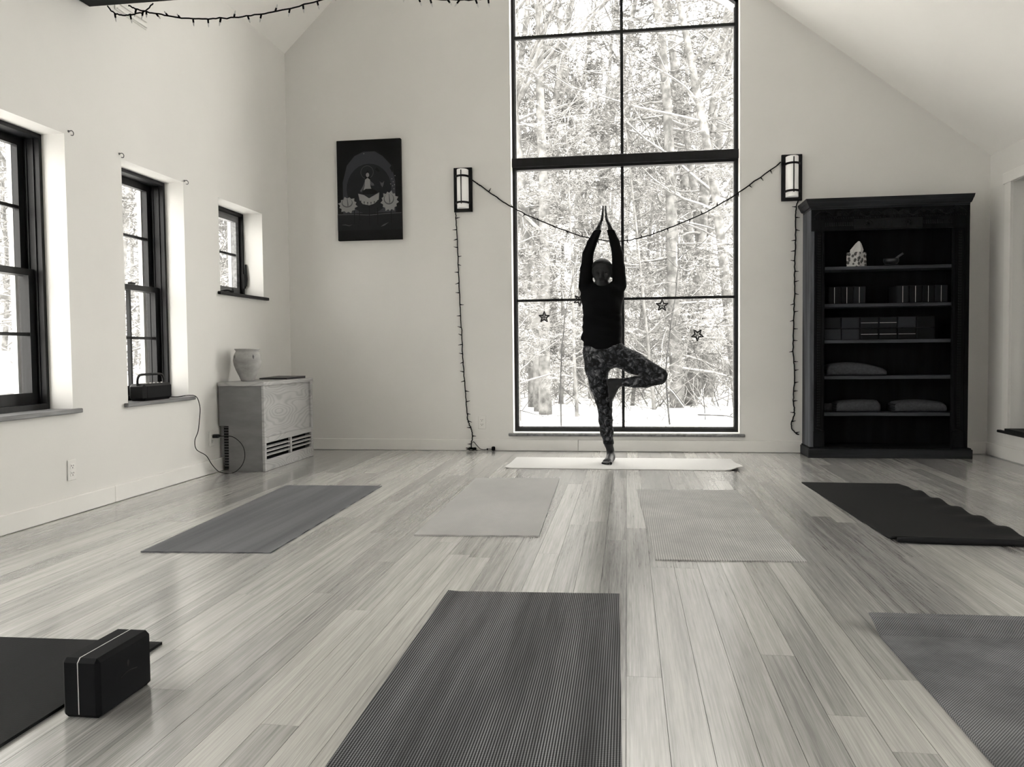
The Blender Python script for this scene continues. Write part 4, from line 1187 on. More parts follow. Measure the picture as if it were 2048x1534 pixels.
M['blanket'] = mat('grey_felt', grey(0.055, -0.04), 0.95, 0.1, var=((60, 60, 60), 0.75, 1.25), bump=(300, 0.4, 0.002))
M['blanket_dark'] = mat('dark_felt', grey(0.02, -0.06), 0.95, 0.1)
def blanket(x0, x1, z0, hl, hr, label, folds=3, y0=6.768, y1=6.972, bulge=0.02):
    """folded blanket: rounded cross section swept along x, with fold lines at its end"""
    b = thing('folded_blanket', ((x0 + x1) / 2, (y0 + y1) / 2, z0), label, 'blanket', 'folded grey blankets in the bookcase')
    n, m_ = 20, 18
    mb = MB(); v = []
    for i in range(n + 1):
        t = i / n; x = x0 + (x1 - x0) * t
        end = min(1, min(t, 1 - t) / 0.05); end = math.sqrt(max(0.0, 1 - (1 - end) ** 2)) * 0.22 + 0.78
        h = (hl + (hr - hl) * t + bulge * math.sin(math.pi * t)) * end
        for k in range(m_):
            a = 2 * math.pi * k / m_
            ca_, sa_ = math.cos(a), math.sin(a)
            yy = (y0 + y1) / 2 + math.copysign(abs(ca_) ** 0.5, ca_) * (y1 - y0) / 2
            zz = z0 + 0.0005 + h / 2 + math.copysign(abs(sa_) ** 0.6, sa_) * h / 2
            v.append((x, yy, zz))
    f = [(i * m_ + k, i * m_ + (k + 1) % m_, (i + 1) * m_ + (k + 1) % m_, (i + 1) * m_ + k) for i in range(n) for k in range(m_)]
    f += [tuple(range(m_)), tuple(n * m_ + k for k in range(m_))]
    mb.add(v, f); mb.build('felt', M['blanket'], b, smooth=True)
    mb = MB()
    for k in range(folds):
        hh = (k + 0.6) / (folds + 0.4)
        mb.tube(catmull([(x0 + 0.004, y0 + 0.02, z0 + 0.01 + hl * 0.8 * hh), (x0 - 0.010, y0 + 0.05, z0 + 0.012 + hl * 0.8 * hh), (x0 - 0.012, y0 + 0.12, z0 + 0.012 + hl * 0.8 * hh), (x0 + 0.004, y1 - 0.02, z0 + 0.01 + hl * 0.8 * hh)], 4), hl * 0.30 / folds, 6)
    mb.build('fold_edge', M['blanket_dark'], b, smooth=True)
blanket(1.578, 2.030, SH[3], 0.088, 0.055, 'single wide grey blanket sloping down on the fourth shelf', bulge=0.035)
blanket(1.655, 1.985, SH[4], 0.082, 0.094, 'left one of the two folded grey blankets on the lowest shelf', bulge=0.008)
blanket(2.098, 2.478, SH[4], 0.080, 0.076, 'right one of the two folded grey blankets on the lowest shelf', bulge=0.018)
mb = MB(); mb.tube([(1.560, 6.87, SH[4] + 0.0345), (1.636, 6.86, SH[4] + 0.0345)], 0.034, 16)
tag(mb.build('rolled_cloth', M['blanket'], smooth=True), 'small rolled grey cloth left of the lowest blankets', 'cloth')

# ---------------------------------------------------------------- strings of lights
bulb_mb = MB()
bulb_mb.lathe([(0.0046, 0.0), (0.0054, -0.004), (0.0050, -0.022), (0.0040, -0.024)], (0, 0, 0), 7, 0)
bulb_mb.lathe([(0.0034, -0.023), (0.0040, -0.030), (0.0028, -0.040), (0.0006, -0.045)], (0, 0, 0), 6, 1)
def bulb_glass():
    m, b, t = base_mat('bulb_glass', grey(0.6), 0.15, 0.6); return m
M['bulb'] = bulb_glass()
M['bulb_dark'] = mat('unlit_bulb', grey(0.02, -0.1), 0.3, 0.5)
BULB = {}
def string_lights(pts, label, spacing, r, seed, mode, tip, scale=1.0, k=8, start=0.05, twist=True, extra=None):
    rng = random.Random(seed)
    line = catmull(pts, k)
    st = thing('string_lights', tuple(line[0]), label, 'string lights')
    mb = MB()
    L = [0.0]
    for a, b in zip(line, line[1:]): L.append(L[-1] + (b - a).length)
    if twist:
        mb.tube([p + Vector((rng.gauss(0, r * 0.35), 0, rng.gauss(0, r * 0.35))) for p in line], r, 6)
    else: mb.tube(line, r, 6)
    if extra: extra(mb)
    mb.build('wire', M['wire'], st, smooth=True)
    s = start; i = 0
    while s < L[-1]:
        while L[i + 1] < s: i += 1
        p = line[i].lerp(line[i + 1], (s - L[i]) / max(1e-6, L[i + 1] - L[i]))
        key = (tip, 'b')
        if key not in BULB:
            o = bulb_mb.build('bulb', [M['wire'], M[tip]], origin=(0, 0, 0), smooth=True); BULB[key] = o.data
        else:
            o = bpy.data.objects.new('bulb', BULB[key]); COL.objects.link(o)
        o.parent = st; o.location = p - BASE[st]
        if mode == 'hang': e = (rng.gauss(0, 0.25), rng.gauss(0, 0.45), 0) if rng.random() < 0.8 else (rng.gauss(0, 0.3), 2.4 * rng.choice((-1, 1)), 0)
        elif mode == 'side': e = (rng.gauss(0, 0.2), rng.choice((-1, -1, 1)) * rng.uniform(1.2, 1.9), 0)
        else: e = (rng.gauss(0, 0.3), rng.gauss(0, 0.5) + (math.pi if rng.random() < 0.35 else 0), 0)
        o.rotation_euler = e; o.scale = (scale,) * 3
        s += spacing * rng.uniform(0.75, 1.25)
    return st
yw = D - 0.012
string_lights([(-1.318, yw, 2.357), (-1.13, yw, 2.215), (-0.959, yw, 2.099), (-0.648, yw, 1.948), (-0.307, yw, 1.823), (-0.041, yw, 1.794), (0.198, yw, 1.837), (0.611, yw, 1.991), (0.928, yw, 2.166), (1.262, yw, 2.398)],
              'string of small bulbs swagged across the tall window between the sconces', 0.115, 0.0050, 5, 'mix', 'bulb_dark', 0.85)
def heap(mb):
    rg = random.Random(3)
    mb.tube(catmull([(-1.348 + 0.05 * math.cos(q * 1.9) * (1 - q / 30) + rg.gauss(0, 0.008), D - 0.05 + 0.022 * math.sin(q * 1.9), 0.008 + 0.022 * abs(math.sin(q * 0.7))) for q in range(15)], 5), 0.0032, 5)
    mb.tube(catmull([(-1.346, yw - 0.012, 0.075), (-1.33, yw - 0.016, 0.078), (-1.30, yw - 0.02, 0.045), (-1.27, yw - 0.02, 0.018), (-1.235, yw - 0.02, 0.012), (-1.20, yw - 0.02, 0.018), (-1.165, yw - 0.02, 0.016)], 5), 0.0028, 5)
    mb.box(-1.172, -1.142, yw - 0.034, yw - 0.008, 0.004, 0.040, bev=0.006); mb.box(-1.215, -1.205, yw - 0.026, yw - 0.014, 0.008, 0.024, bev=0.002)
string_lights([(-1.470, yw, 2.081), (-1.464, yw, 1.95), (-1.455, yw, 1.70), (-1.447, yw, 1.409), (-1.436, yw, 1.15), (-1.426, yw, 0.90), (-1.416, yw, 0.708), (-1.402, yw, 0.50), (-1.390, yw, 0.313), (-1.386, yw, 0.27), (-1.362, yw, 0.205), (-1.348, yw - 0.010, 0.16), (-1.345, yw - 0.012, 0.11), (-1.352, yw - 0.02, 0.07), (-1.352, yw - 0.03, 0.02)],
              'string of small bulbs hanging straight down from the left sconce', 0.085, 0.0046, 6, 'side', 'bulb_dark', 0.8, extra=heap)
string_lights([(1.398, yw, 2.078), (1.386, yw, 2.04), (1.378, yw, 1.95), (1.380, yw, 1.78), (1.373, yw, 1.597), (1.372, yw, 1.35), (1.367, yw, 1.103), (1.362, yw, 0.85), (1.374, yw, 0.66), (1.365, yw, 0.44), (1.376, yw, 0.33), (1.352, yw, 0.26), (1.352, yw, 0.21), (1.385, yw, 0.165), (1.412, yw, 0.150)],
              'string of small bulbs hanging beside the bookcase', 0.085, 0.0046, 7, 'side', 'bulb_dark', 0.8)

# dark tie beam with its own string of lights
mb = MB(); mb.box(XL + 0.001, 2.29, 4.10, 4.316, 2.842, 3.08, bev=0.006)
tag(mb.build('tie_beam', M['beam']), 'dark wooden tie beam crossing the room at the upper left edge', 'beam')
yb_ = 4.318
string_lights([(-2.897, yb_, 2.838), (-2.865, yb_, 2.806), (-2.831, yb_, 2.788), (-2.773, yb_, 2.783), (-2.70, yb_, 2.790), (-2.658, yb_, 2.804), (-2.618, yb_, 2.838)],
              'short loop of bulbs under the dark beam', 0.085, 0.0042, 8, 'hang', 'bulb', 1.0, 6, 0.06)
string_lights([(-2.775, yb_ + 0.012, 2.840), (-2.72, yb_ + 0.012, 2.816), (-2.598, yb_ + 0.012, 2.781), (-2.435, yb_ + 0.012, 2.748), (-2.273, yb_ + 0.012, 2.735), (-2.097, yb_ + 0.012, 2.734), (-1.894, yb_ + 0.012, 2.750), (-1.687, yb_ + 0.012, 2.784), (-1.45, yb_ + 0.012, 2.840)],
              'string of clear tipped bulbs drooping from the dark beam', 0.078, 0.0042, 9, 'hang', 'bulb', 1.0, 8, 0.05)
string_lights([(-1.40, yb_ + 0.012, 2.840), (-1.20, yb_ + 0.012, 2.790), (-1.0, yb_ + 0.012, 2.752), (-0.80, yb_ + 0.012, 2.738), (-0.65, yb_ + 0.012, 2.740), (-0.45, yb_ + 0.012, 2.765), (-0.1, yb_ + 0.012, 2.840)],
              'string of bulbs peeking in at the top beside the tall window', 0.078, 0.0042, 12, 'hang', 'bulb', 1.0, 8, 0.05)
# white bracket rail and curtain hooks on the left wall
br = thing('wall_bracket', (XL, 4.72, 2.925), 'small white slotted bracket on the left wall under the dark beam', 'bracket')
mb = MB(); mb.box(XL + 0.0005, XL + 0.006, 4.55, 4.872, 2.925, 2.985, bev=0.002); mb.build('plate', M['white_plastic'], br)
for zz in (2.933, 2.968):
    mb = MB(); mb.box(XL + 0.006, XL + 0.020, 4.56, 4.862, zz, zz + 0.007, bev=0.002); mb.build('fin', M['white_trim'], br)
M['steel'] = mat('dull_steel', grey(0.12, -0.02), 0.35, 0.5, 0.8)
for (y, z, lab) in ((4.108, 2.092, 'small metal curtain hook at the corner of the left edge window'), (4.556, 2.076, 'small metal curtain hook at the near corner of the radio window'), (5.279, 2.062, 'small metal curtain hook at the far corner of the radio window')):
    mb = MB()
    mb.tube(catmull([(XL, y, z), (XL + 0.020, y, z + 0.002), (XL + 0.030, y, z - 0.010), (XL + 0.024, y + 0.004, z - 0.022), (XL + 0.010, y + 0.006, z - 0.020)], 5), 0.0026, 6)
    mb.lathe([(0.007, 0.0005), (0.007, 0.003), (0.003, 0.004)], (XL, y, z), 8, axis=0)
    tag(mb.build('curtain_hook', M['steel'], smooth=True), lab, 'hook', 'curtain hooks at the window corners')

# ---------------------------------------------------------------- star ornaments in the window
def star(x, z, R, rot, ztop, label):
    y = D + 0.085
    s = thing('star_ornament', (x, y, z), label, 'ornament', 'filigree stars hanging in the window')
    out = [(x + R * math.sin(rot + k * 2 * math.pi / 5), z + R * math.cos(rot + k * 2 * math.pi / 5)) for k in range(5)]
    inn = [(x + R * 0.42 * math.sin(rot + (k + 0.5) * 2 * math.pi / 5), z + R * 0.42 * math.cos(rot + (k + 0.5) * 2 * math.pi / 5)) for k in range(5)]
    mb = MB(); ring_ = []
    for k in range(5): ring_ += [out[k], inn[k]]
    for k in range(10):
        a, b = ring_[k], ring_[(k + 1) % 10]; mb.tube([(a[0], y, a[1]), (b[0], y, b[1])], 0.0052, 5)
    mb.build('outline', M['black_metal'], s)
    mb = MB()
    for k in range(5):
        m0 = (x + (out[k][0] - x) * 0.62, z + (out[k][1] - z) * 0.62)
        mb.tube([(inn[k][0], y, inn[k][1]), (x, y - 0.004, z)], 0.0032, 4)
        mb.tube([(inn[k][0], y, inn[k][1]), (m0[0], y - 0.003, m0[1]), (inn[k - 1][0], y, inn[k - 1][1])], 0.0032, 4)
        cq = (x + (out[k][0] - x) * 0.36, z + (out[k][1] - z) * 0.36)
        mb.tube([(cq[0] + R * 0.12 * math.cos(q * math.pi / 4), y - 0.003, cq[1] + R * 0.12 * math.sin(q * math.pi / 4)) for q in range(9)], 0.002, 4, caps=False)
    mb.build('filigree', M['black_metal'], s)
    mb = MB(); top = max(out, key=lambda p: p[1])
    mb.tube([(x, y, top[1] - (R * 0.2 if abs(top[0] - x) > 0.01 else 0)), (x, y, ztop)], 0.0016, 4)
    mb.build('thread', M['wire'], s)
star(-0.714, 1.163, 0.050, 0.03, 1.306, 'dark filigree star hanging lowest on the left of the person')
star(-0.406, 1.306, 0.053, 0.5, 1.42, 'dark filigree star half hidden behind the person')
star(0.300, 1.247, 0.054, 0.02, 1.385, 'dark filigree star hanging right of the person under the glazing bar')
star(0.596, 0.992, 0.054, math.pi, 1.135, 'dark filigree star hanging upside down lowest on the right')

# ---------------------------------------------------------------- the person in tree pose
YP = 6.32
H_ = 0.0042
LO = np.array([-0.44, 5.98, -0.012]); HI = np.array([0.36, 6.52, 2.00])
NX, NY, NZ = [int(round((HI[i] - LO[i]) / H_)) + 1 for i in range(3)]
GX = (LO[0] + H_ * np.arange(NX)).astype(np.float32); GY = (LO[1] + H_ * np.arange(NY)).astype(np.float32); GZ_ = (LO[2] + H_ * np.arange(NZ)).astype(np.float32)
def new_vol(): return np.full((NX, NY, NZ), 0.5, np.float32)
def smin(a, b, k):
    h = np.clip(0.5 + 0.5 * (b - a) / k, 0, 1)
    return b + (a - b) * h - k * h * (1 - h)
def cone(vol, p0, p1, r0, r1, k=0.02, ky=1.0, sub=False):
    """tapered capsule, blended in; ky > 1 widens it front to back; sub carves it out"""
    p0, p1 = np.array(p0, np.float32), np.array(p1, np.float32)
    m = max(r0, r1) * max(1, ky) + 0.035
    lo = np.minimum(p0, p1) - m; hi = np.maximum(p0, p1) + m
    i0 = [max(0, int((lo[i] - LO[i]) / H_)) for i in range(3)]
    i1 = [min(n, int((hi[i] - LO[i]) / H_) + 2) for i, n in enumerate((NX, NY, NZ))]
    if any(a >= b for a, b in zip(i0, i1)): return
    X = GX[i0[0]:i1[0], None, None]; Y = GY[None, i0[1]:i1[1], None]; Z = GZ_[None, None, i0[2]:i1[2]]
    # front-back scaling happens about the axis of the limb
    d = p1 - p0; dd = np.array([d[0], d[1] / ky, d[2]]); L2 = float(dd @ dd) + 1e-9
    qx, qy, qz = X - p0[0], (Y - p0[1]) / ky, Z - p0[2]
    t = np.clip((qx * dd[0] + qy * dd[1] + qz * dd[2]) / L2, 0, 1)
    dist = np.sqrt((qx - t * dd[0]) ** 2 + (qy - t * dd[1]) ** 2 + (qz - t * dd[2]) ** 2) - (r0 + (r1 - r0) * t)
    if ky < 1: dist = dist * (ky * 0.5 + 0.5)
    s = (slice(i0[0], i1[0]), slice(i0[1], i1[1]), slice(i0[2], i1[2]))
    if sub:
        vol[s] = -smin(-vol[s], dist, k)
    else:
        vol[s] = smin(vol[s], dist.astype(np.float32), k)
def chain(vol, pts, k=0.02, ky=1.0):
    for a, b in zip(pts, pts[1:]):
        cone(vol, a[:3], b[:3], a[3], b[3], k, ky)

def surface_nets(vol, name, material, parent=None):
    ins = vol < 0
    c = ins[:-1, :-1, :-1].astype(np.uint8)
    cnt = np.zeros(c.shape, np.uint8)
    corners = [(i, j, k) for i in (0, 1) for j in (0, 1) for k in (0, 1)]
    for (i, j, k) in corners:
        cnt += ins[i:NX - 1 + i, j:NY - 1 + j, k:NZ - 1 + k]
    act = (cnt > 0) & (cnt < 8)
    I = np.argwhere(act)
    idm = np.full(act.shape, -1, np.int32); idm[act] = np.arange(len(I))
    val = np.stack([vol[I[:, 0] + i, I[:, 1] + j, I[:, 2] + k] for (i, j, k) in corners], 1)
    acc = np.zeros((len(I), 3)); num = np.zeros(len(I))
    for a in range(8):
        for b in range(a + 1, 8):
            if sum(abs(corners[a][q] - corners[b][q]) for q in range(3)) != 1: continue
            va, vb = val[:, a], val[:, b]
            m = (va < 0) != (vb < 0)
            t = np.where(m, va / np.where(m, va - vb, 1), 0)
            pa, pb = np.array(corners[a], float), np.array(corners[b], float)
            acc[m] += pa + t[m, None] * (pb - pa); num[m] += 1
    P_ = LO + H_ * (I + acc / num[:, None])
    faces = []
    for ax in range(3):
        o1, o2 = (ax + 1) % 3, (ax + 2) % 3
        sl0 = [slice(None)] * 3; sl1 = [slice(None)] * 3
        sl0[ax] = slice(0, -1); sl1[ax] = slice(1, None)
        ch = ins[tuple(sl0)] != ins[tuple(sl1)]
        E_ = np.argwhere(ch)
        E_ = E_[(E_[:, o1] > 0) & (E_[:, o2] > 0) & (E_[:, o1] < idm.shape[o1]) & (E_[:, o2] < idm.shape[o2])]
        def cell(d1, d2):
            q = E_.copy(); q[:, o1] -= d1; q[:, o2] -= d2
            return idm[q[:, 0], q[:, 1], q[:, 2]]
        f = np.stack([cell(0, 0), cell(1, 0), cell(1, 1), cell(0, 1)], 1)
        flip = ins[E_[:, 0], E_[:, 1], E_[:, 2]]
        f[~flip] = f[~flip][:, ::-1]
        faces.append(f[(f >= 0).all(1)])
    F_ = np.concatenate(faces)
    mb = MB(); mb.v = P_.tolist(); mb.f = F_.tolist(); mb.m = [0] * len(F_)
    return mb.build(name, material, parent, smooth=True, origin=(-0.145, YP - 0.06, 0.0066) if parent is None else None, fix=False)

FZ = 0.0068                                   # top of the mat
torso, arms, hands, head, legs, legr_hi, legr_lo, foot_s, foot_r = [new_vol() for _ in range(9)]
# torso
cone(torso, (-0.188, YP, 1.255), (-0.187, YP, 1.04), 0.146, 0.128, 0.05, 0.70)
cone(torso, (-0.187, YP, 1.04), (-0.183, YP, 0.86), 0.128, 0.142, 0.05, 0.74)
cone(torso, (-0.290, YP + 0.005, 1.296), (-0.080, YP + 0.005, 1.296), 0.048, 0.048, 0.04, 0.9)
cone(torso, (-0.235, YP - 0.075, 1.235), (-0.225, YP - 0.075, 1.20), 0.050, 0.045, 0.05); cone(torso, (-0.140, YP - 0.075, 1.235), (-0.150, YP - 0.075, 1.20), 0.050, 0.045, 0.05)
# arms
for sh, el, fo, wr in (((-0.314, YP, 1.365, 0.046), (-0.294, YP - 0.005, 1.605, 0.034), (-0.262, YP - 0.008, 1.69, 0.029), (-0.213, YP - 0.010, 1.792, 0.019)),
                       ((-0.053, YP, 1.365, 0.046), (-0.068, YP - 0.005, 1.605, 0.034), (-0.088, YP - 0.008, 1.69, 0.029), (-0.120, YP - 0.010, 1.785, 0.019))):
    mid = tuple((a * 0.45 + b * 0.55) for a, b in zip(sh[:3], el[:3])) + (0.041,)
    chain(arms, [sh, mid, el, fo, wr], 0.010)
# hands: palms together, edge on to the viewer
for s, wx in ((-1, -0.213), (1, -0.120)):
    c0 = -0.1655
    wr = (wx, YP - 0.010, 1.795)
    kb = (c0 + s * 0.0205, YP - 0.012, 1.868)                      # knuckle line
    cone(hands, wr, (c0 + s * 0.033, YP - 0.011, 1.833), 0.018, 0.015, 0.012, 1.6)
    cone(hands, (c0 + s * 0.033, YP - 0.011, 1.833), kb, 0.015, 0.0105, 0.010, 2.6)
    for k, (dy, tip) in enumerate(((-0.029, 1.948), (-0.011, 1.968), (0.007, 1.962), (0.024, 1.938))):
        y = YP - 0.012 + dy
        b0 = (c0 + s * 0.0195, y, 1.866); b1 = (c0 + s * 0.0135, y * 0.85 + (YP - 0.012) * 0.15, 1.905); b2 = (c0 + s * 0.0098, y * 0.7 + (YP - 0.012) * 0.3, tip)
        cone(hands, b0, b1, 0.0086, 0.0078, 0.004); cone(hands, b1, b2, 0.0078, 0.0062, 0.004)
    cone(hands, (c0 + s * 0.030, YP - 0.040, 1.830), (c0 + s * 0.018, YP - 0.062, 1.858), 0.0105, 0.009, 0.006)
    cone(hands, (c0 + s * 0.018, YP - 0.062, 1.858), (c0 + s * 0.0105, YP - 0.062, 1.888), 0.009, 0.007, 0.005)
# head and neck
HX = -0.1865
cone(head, (HX, YP + 0.012, 1.395), (HX, YP + 0.020, 1.30), 0.046, 0.052, 0.03)
cone(head, (HX, YP + 0.004, 1.492), (HX, YP - 0.006, 1.482), 0.077, 0.076, 0.03, 1.16)
cone(head, (HX, YP - 0.020, 1.455), (HX, YP - 0.036, 1.395), 0.061, 0.044, 0.03, 1.05)
cone(head, (HX - 0.008, YP - 0.054, 1.378), (HX + 0.008, YP - 0.054, 1.378), 0.026, 0.026, 0.03)
cone(head, (HX - 0.034, YP - 0.066, 1.430), (HX + 0.034, YP - 0.066, 1.430), 0.018, 0.018, 0.02)      # cheeks
cone(head, (HX - 0.038, YP - 0.080, 1.474), (HX + 0.038, YP - 0.080, 1.474), 0.012, 0.012, 0.018)      # brow
for s in (-1, 1):
    cone(head, (HX + s * 0.031, YP - 0.104, 1.456), (HX + s * 0.026, YP - 0.104, 1.455), 0.017, 0.017, 0.012, 1.0, True)
    cone(head, (HX + s * 0.029, YP - 0.078, 1.453), (HX + s * 0.030, YP - 0.078, 1.453), 0.0125, 0.0125, 0.004)
    cone(head, (HX + s * 0.078, YP + 0.004, 1.470), (HX + s * 0.076, YP + 0.000, 1.432), 0.013, 0.009, 0.008, 1.5)
cone(head, (HX, YP - 0.088, 1.462), (HX, YP - 0.108, 1.424), 0.008, 0.0115, 0.012)                     # nose
for s in (-1, 1): cone(head, (HX + s * 0.012, YP - 0.096, 1.420), (HX + s * 0.010, YP - 0.096, 1.420), 0.0075, 0.0075, 0.008)
cone(head, (HX - 0.018, YP - 0.084, 1.398), (HX + 0.018, YP - 0.084, 1.398), 0.005, 0.005, 0.006); cone(head, (HX - 0.015, YP - 0.084, 1.388), (HX + 0.015, YP - 0.084, 1.388), 0.0065, 0.0065, 0.006)
cone(head, (HX - 0.020, YP - 0.094, 1.3935), (HX + 0.020, YP - 0.094, 1.3935), 0.003, 0.003, 0.003, 1.0, True)
# standing leg
chain(legs, [(-0.243, YP, 0.86, 0.085), (-0.231, YP, 0.73, 0.084), (-0.213, YP, 0.60, 0.067), (-0.185, YP - 0.004, 0.49, 0.053), (-0.169, YP - 0.006, 0.41, 0.047), (-0.166, YP + 0.006, 0.33, 0.047), (-0.157, YP + 0.014, 0.24, 0.044), (-0.144, YP + 0.016, 0.15, 0.031), (-0.130, YP + 0.014, 0.080, 0.026)], 0.025, 1.05)
cone(legs, (-0.225, YP + 0.05, 0.82), (-0.15, YP + 0.05, 0.82), 0.075, 0.075, 0.05)
# standing foot
z = FZ
cone(foot_s, (-0.130, YP + 0.014, 0.10), (-0.128, YP + 0.012, 0.060), 0.027, 0.029, 0.02)
cone(foot_s, (-0.122, YP + 0.045, z + 0.026), (-0.126, YP + 0.00, z + 0.032), 0.0255, 0.028, 0.02)
cone(foot_s, (-0.128, YP - 0.010, z + 0.048), (-0.146, YP - 0.105, z + 0.022), 0.026, 0.019, 0.02)
cone(foot_s, (-0.126, YP + 0.00, z + 0.026), (-0.130, YP - 0.125, z + 0.018), 0.025, 0.0175, 0.02)
cone(foot_s, (-0.134, YP + 0.00, z + 0.024), (-0.172, YP - 0.105, z + 0.015), 0.022, 0.0145, 0.02)
for (bx, by, tx, ty, r0, r1) in ((-0.126, -0.125, -0.124, -0.176, 0.0135, 0.0125), (-0.146, -0.128, -0.148, -0.172, 0.0095, 0.0085), (-0.158, -0.124, -0.163, -0.164, 0.009, 0.008), (-0.168, -0.117, -0.176, -0.152, 0.0088, 0.0078), (-0.177, -0.108, -0.188, -0.138, 0.0085, 0.0075)):
    cone(foot_s, (bx, YP + by, z + r0 + 0.002), (tx, YP + ty, z + r1), r0, r1, 0.006)
# raised leg
cone(legr_hi, (-0.110, YP, 0.845), (0.05, YP - 0.03, 0.772), 0.088, 0.078, 0.03); cone(legr_hi, (0.05, YP - 0.03, 0.772), (0.248, YP - 0.07, 0.676), 0.078, 0.052, 0.03)
chain(legr_lo, [(0.246, YP - 0.075, 0.656, 0.047), (0.14, YP - 0.088, 0.632, 0.042), (0.06, YP - 0.092, 0.626, 0.036), (-0.046, YP - 0.088, 0.625, 0.027)], 0.02)
chain(foot_r, [(-0.036, YP - 0.088, 0.625, 0.027), (-0.085, YP - 0.084, 0.622, 0.030), (-0.125, YP - 0.078, 0.626, 0.027)], 0.02, 1.1)
chain(foot_r, [(-0.120, YP - 0.078, 0.620, 0.028), (-0.112, YP - 0.076, 0.555, 0.025), (-0.119, YP - 0.074, 0.492, 0.017)], 0.02, 1.6)
cone(foot_r, (-0.070, YP - 0.084, 0.612), (-0.106, YP - 0.078, 0.540), 0.026, 0.020, 0.02, 1.2)
for k, (dy, ln) in enumerate(((-0.036, 0.438), (-0.020, 0.442), (-0.006, 0.448), (0.007, 0.455), (0.020, 0.463))):
    cone(foot_r, (-0.120, YP - 0.072 + dy * 0.9, 0.492), (-0.121, YP - 0.070 + dy * 1.1, ln + 0.008), 0.011, 0.0105 if k == 0 else 0.0085, 0.005)

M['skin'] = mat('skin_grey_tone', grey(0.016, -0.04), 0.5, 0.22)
M['hair'] = mat('dark_hair', grey(0.010, -0.05), 0.6, 0.15, var=((60, 60, 12), 0.5, 2.2))
M['band'] = mat('headband_cloth', grey(0.012, -0.05), 0.8, 0.2)
M['sweater'] = mat('black_sweater', grey(0.0035, -0.1), 0.95, 0.08)
def leggings_mat():
    m, b, t = base_mat('marbled_leggings', grey(0.06), 0.85, 0.2)
    tc = t.n('ShaderNodeTexCoord')
    n1 = t.n('ShaderNodeTexNoise', i_Scale=17.0, i_Detail=6.0, i_Roughness=0.6, i_Distortion=1.2); t.l(tc.outputs['Object'], n1.inputs['Vector'])
    vo = t.n('ShaderNodeTexVoronoi', feature='DISTANCE_TO_EDGE', i_Scale=22.0)
    ad = t.n('ShaderNodeVectorMath', operation='MULTIPLY_ADD'); ad.inputs[1].default_value = (0.09, 0.09, 0.09)
    t.l(n1.outputs['Color'], ad.inputs[0]); t.l(tc.outputs['Object'], ad.inputs[2]); t.l(ad.outputs[0], vo.inputs['Vector'])
    v = t.math('ADD', t.math('MULTIPLY', n1.outputs['Fac'], 0.9), t.math('MULTIPLY', t.math('MINIMUM', vo.outputs['Distance'], 0.2), 0.7))
    rp = t.n('ShaderNodeValToRGB'); e = rp.color_ramp.elements
    e[0].position = 0.46; e[0].color = grey(0.004, -0.08); e[1].position = 0.74; e[1].color = grey(0.20, -0.04)
    k = e.new(0.58); k.color = grey(0.035, -0.08)
    t.l(v, rp.inputs[0]); t.l(rp.outputs[0], b.inputs['Base Color'])
    return m
M['leggings'] = leggings_mat()

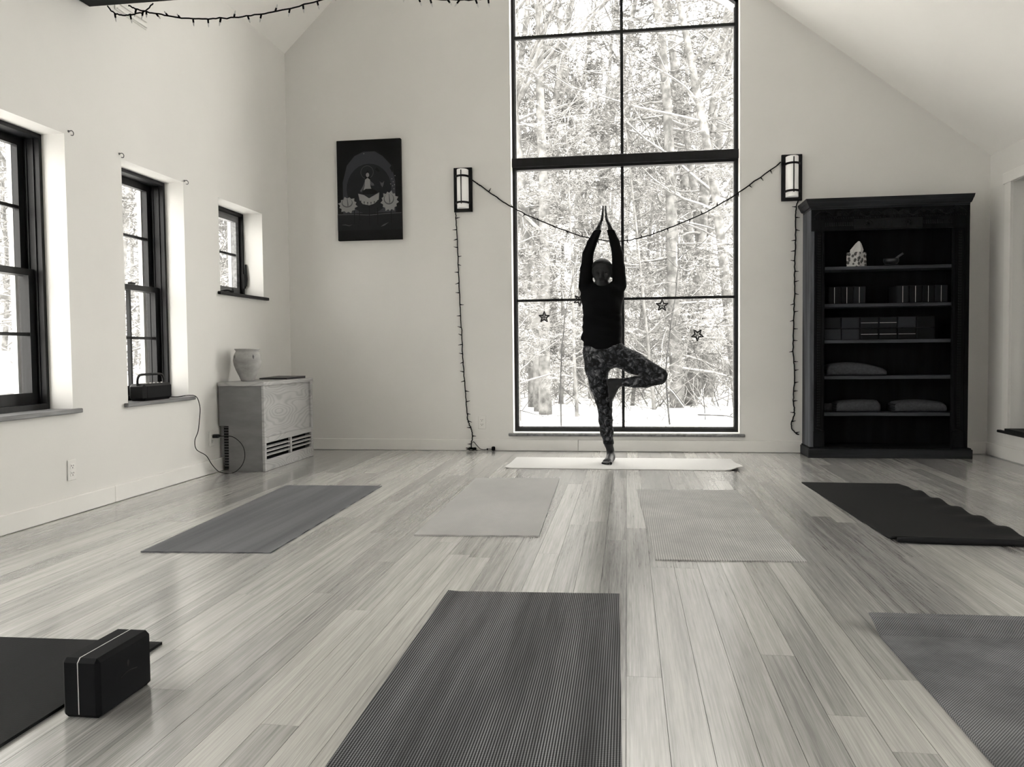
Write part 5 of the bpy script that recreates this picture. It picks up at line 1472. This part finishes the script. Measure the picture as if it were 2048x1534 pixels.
low = smin(smin(legs, legr_hi, 0.035), torso, 0.03)
body = smin(smin(low, smin(arms, hands, 0.012), 0.03), head, 0.02)
body = np.minimum(smin(body, foot_s, 0.012), smin(smin(legr_lo, foot_r, 0.012), legr_hi, 0.010))
person = surface_nets(body, 'person', M['skin'])
tag(person, 'person in black sweater and marbled leggings balancing on one leg, palms joined overhead', 'person')
XG, YG, ZG = GX[:, None, None], GY[None, :, None], GZ_[None, None, :]
sw = smin(torso, arms, 0.02) - 0.008
hem = np.where(XG < -0.155, 0.878, 0.878 + (XG + 0.155) * 0.42).astype(np.float32)
cone(torso, (-0.335, YP - 0.01, 0.962), (-0.318, YP, 0.985), 0.010, 0.016, 0.02)
sw = smin(torso, arms, 0.02) - 0.008
fold = (0.004 * np.sin(ZG * 95 + XG * 20)).astype(np.float32)
sw = sw + np.where(ZG < 1.15, fold * 0.5, 0).astype(np.float32)
sw = np.maximum(sw, hem - ZG); sw = np.maximum(sw, ZG - 1.788)
nk = np.sqrt((XG - HX) ** 2 + (YG - (YP - 0.010)) ** 2 + ((ZG - 1.375) * 0.85) ** 2) - 0.068
sw = np.maximum(sw, -nk)
surface_nets(sw.astype(np.float32), 'sweater', M['sweater'], person)
lo_ = np.maximum(legr_lo, -0.040 - XG).astype(np.float32)
lg = smin(smin(legs, legr_hi, 0.035), np.maximum(torso, ZG - 0.93).astype(np.float32), 0.03)
lg = np.maximum(lg - 0.004, 0.142 - ZG); lg = np.minimum(lg, smin(lo_, legr_hi, 0.010) - 0.004)
surface_nets(np.maximum(lg, ZG - 0.95).astype(np.float32), 'leggings', M['leggings'], person)
cap = new_vol()
cone(cap, (HX, YP + 0.006, 1.492), (HX, YP - 0.002, 1.482), 0.083, 0.081, 0.03, 1.16)
hl = 1.533 - 0.72 * (YG - (YP - 0.09))
hair = np.maximum(cap, hl - ZG)
cone(hair, (HX, YP + 0.10, 1.50), (HX, YP + 0.115, 1.485), 0.030, 0.026, 0.02)
surface_nets(np.maximum(hair, -nk).astype(np.float32), 'hair', M['hair'], person)
bnd = np.abs(ZG - (1.546 - 0.55 * (YG - (YP - 0.085)))) - 0.013
surface_nets(np.maximum(cap - 0.004, bnd).astype(np.float32), 'headband', M['band'], person)
M['eye'] = mat('eye', grey(0.008, -0.05), 0.5, 0.2)
for s in (-1, 1):
    mb = MB(); mb.lathe([(0.001, -0.0035), (0.007, -0.002), (0.0095, 0.0), (0.007, 0.003), (0.001, 0.004)], (HX + s * 0.029, YP - 0.0895, 1.4535), 12, axis=1)
    for i, v in enumerate(mb.v): mb.v[i] = (v[0], v[1], 1.4535 + (v[2] - 1.4535) * 0.42)
    mb.build('eye', M['eye'], person, smooth=True)
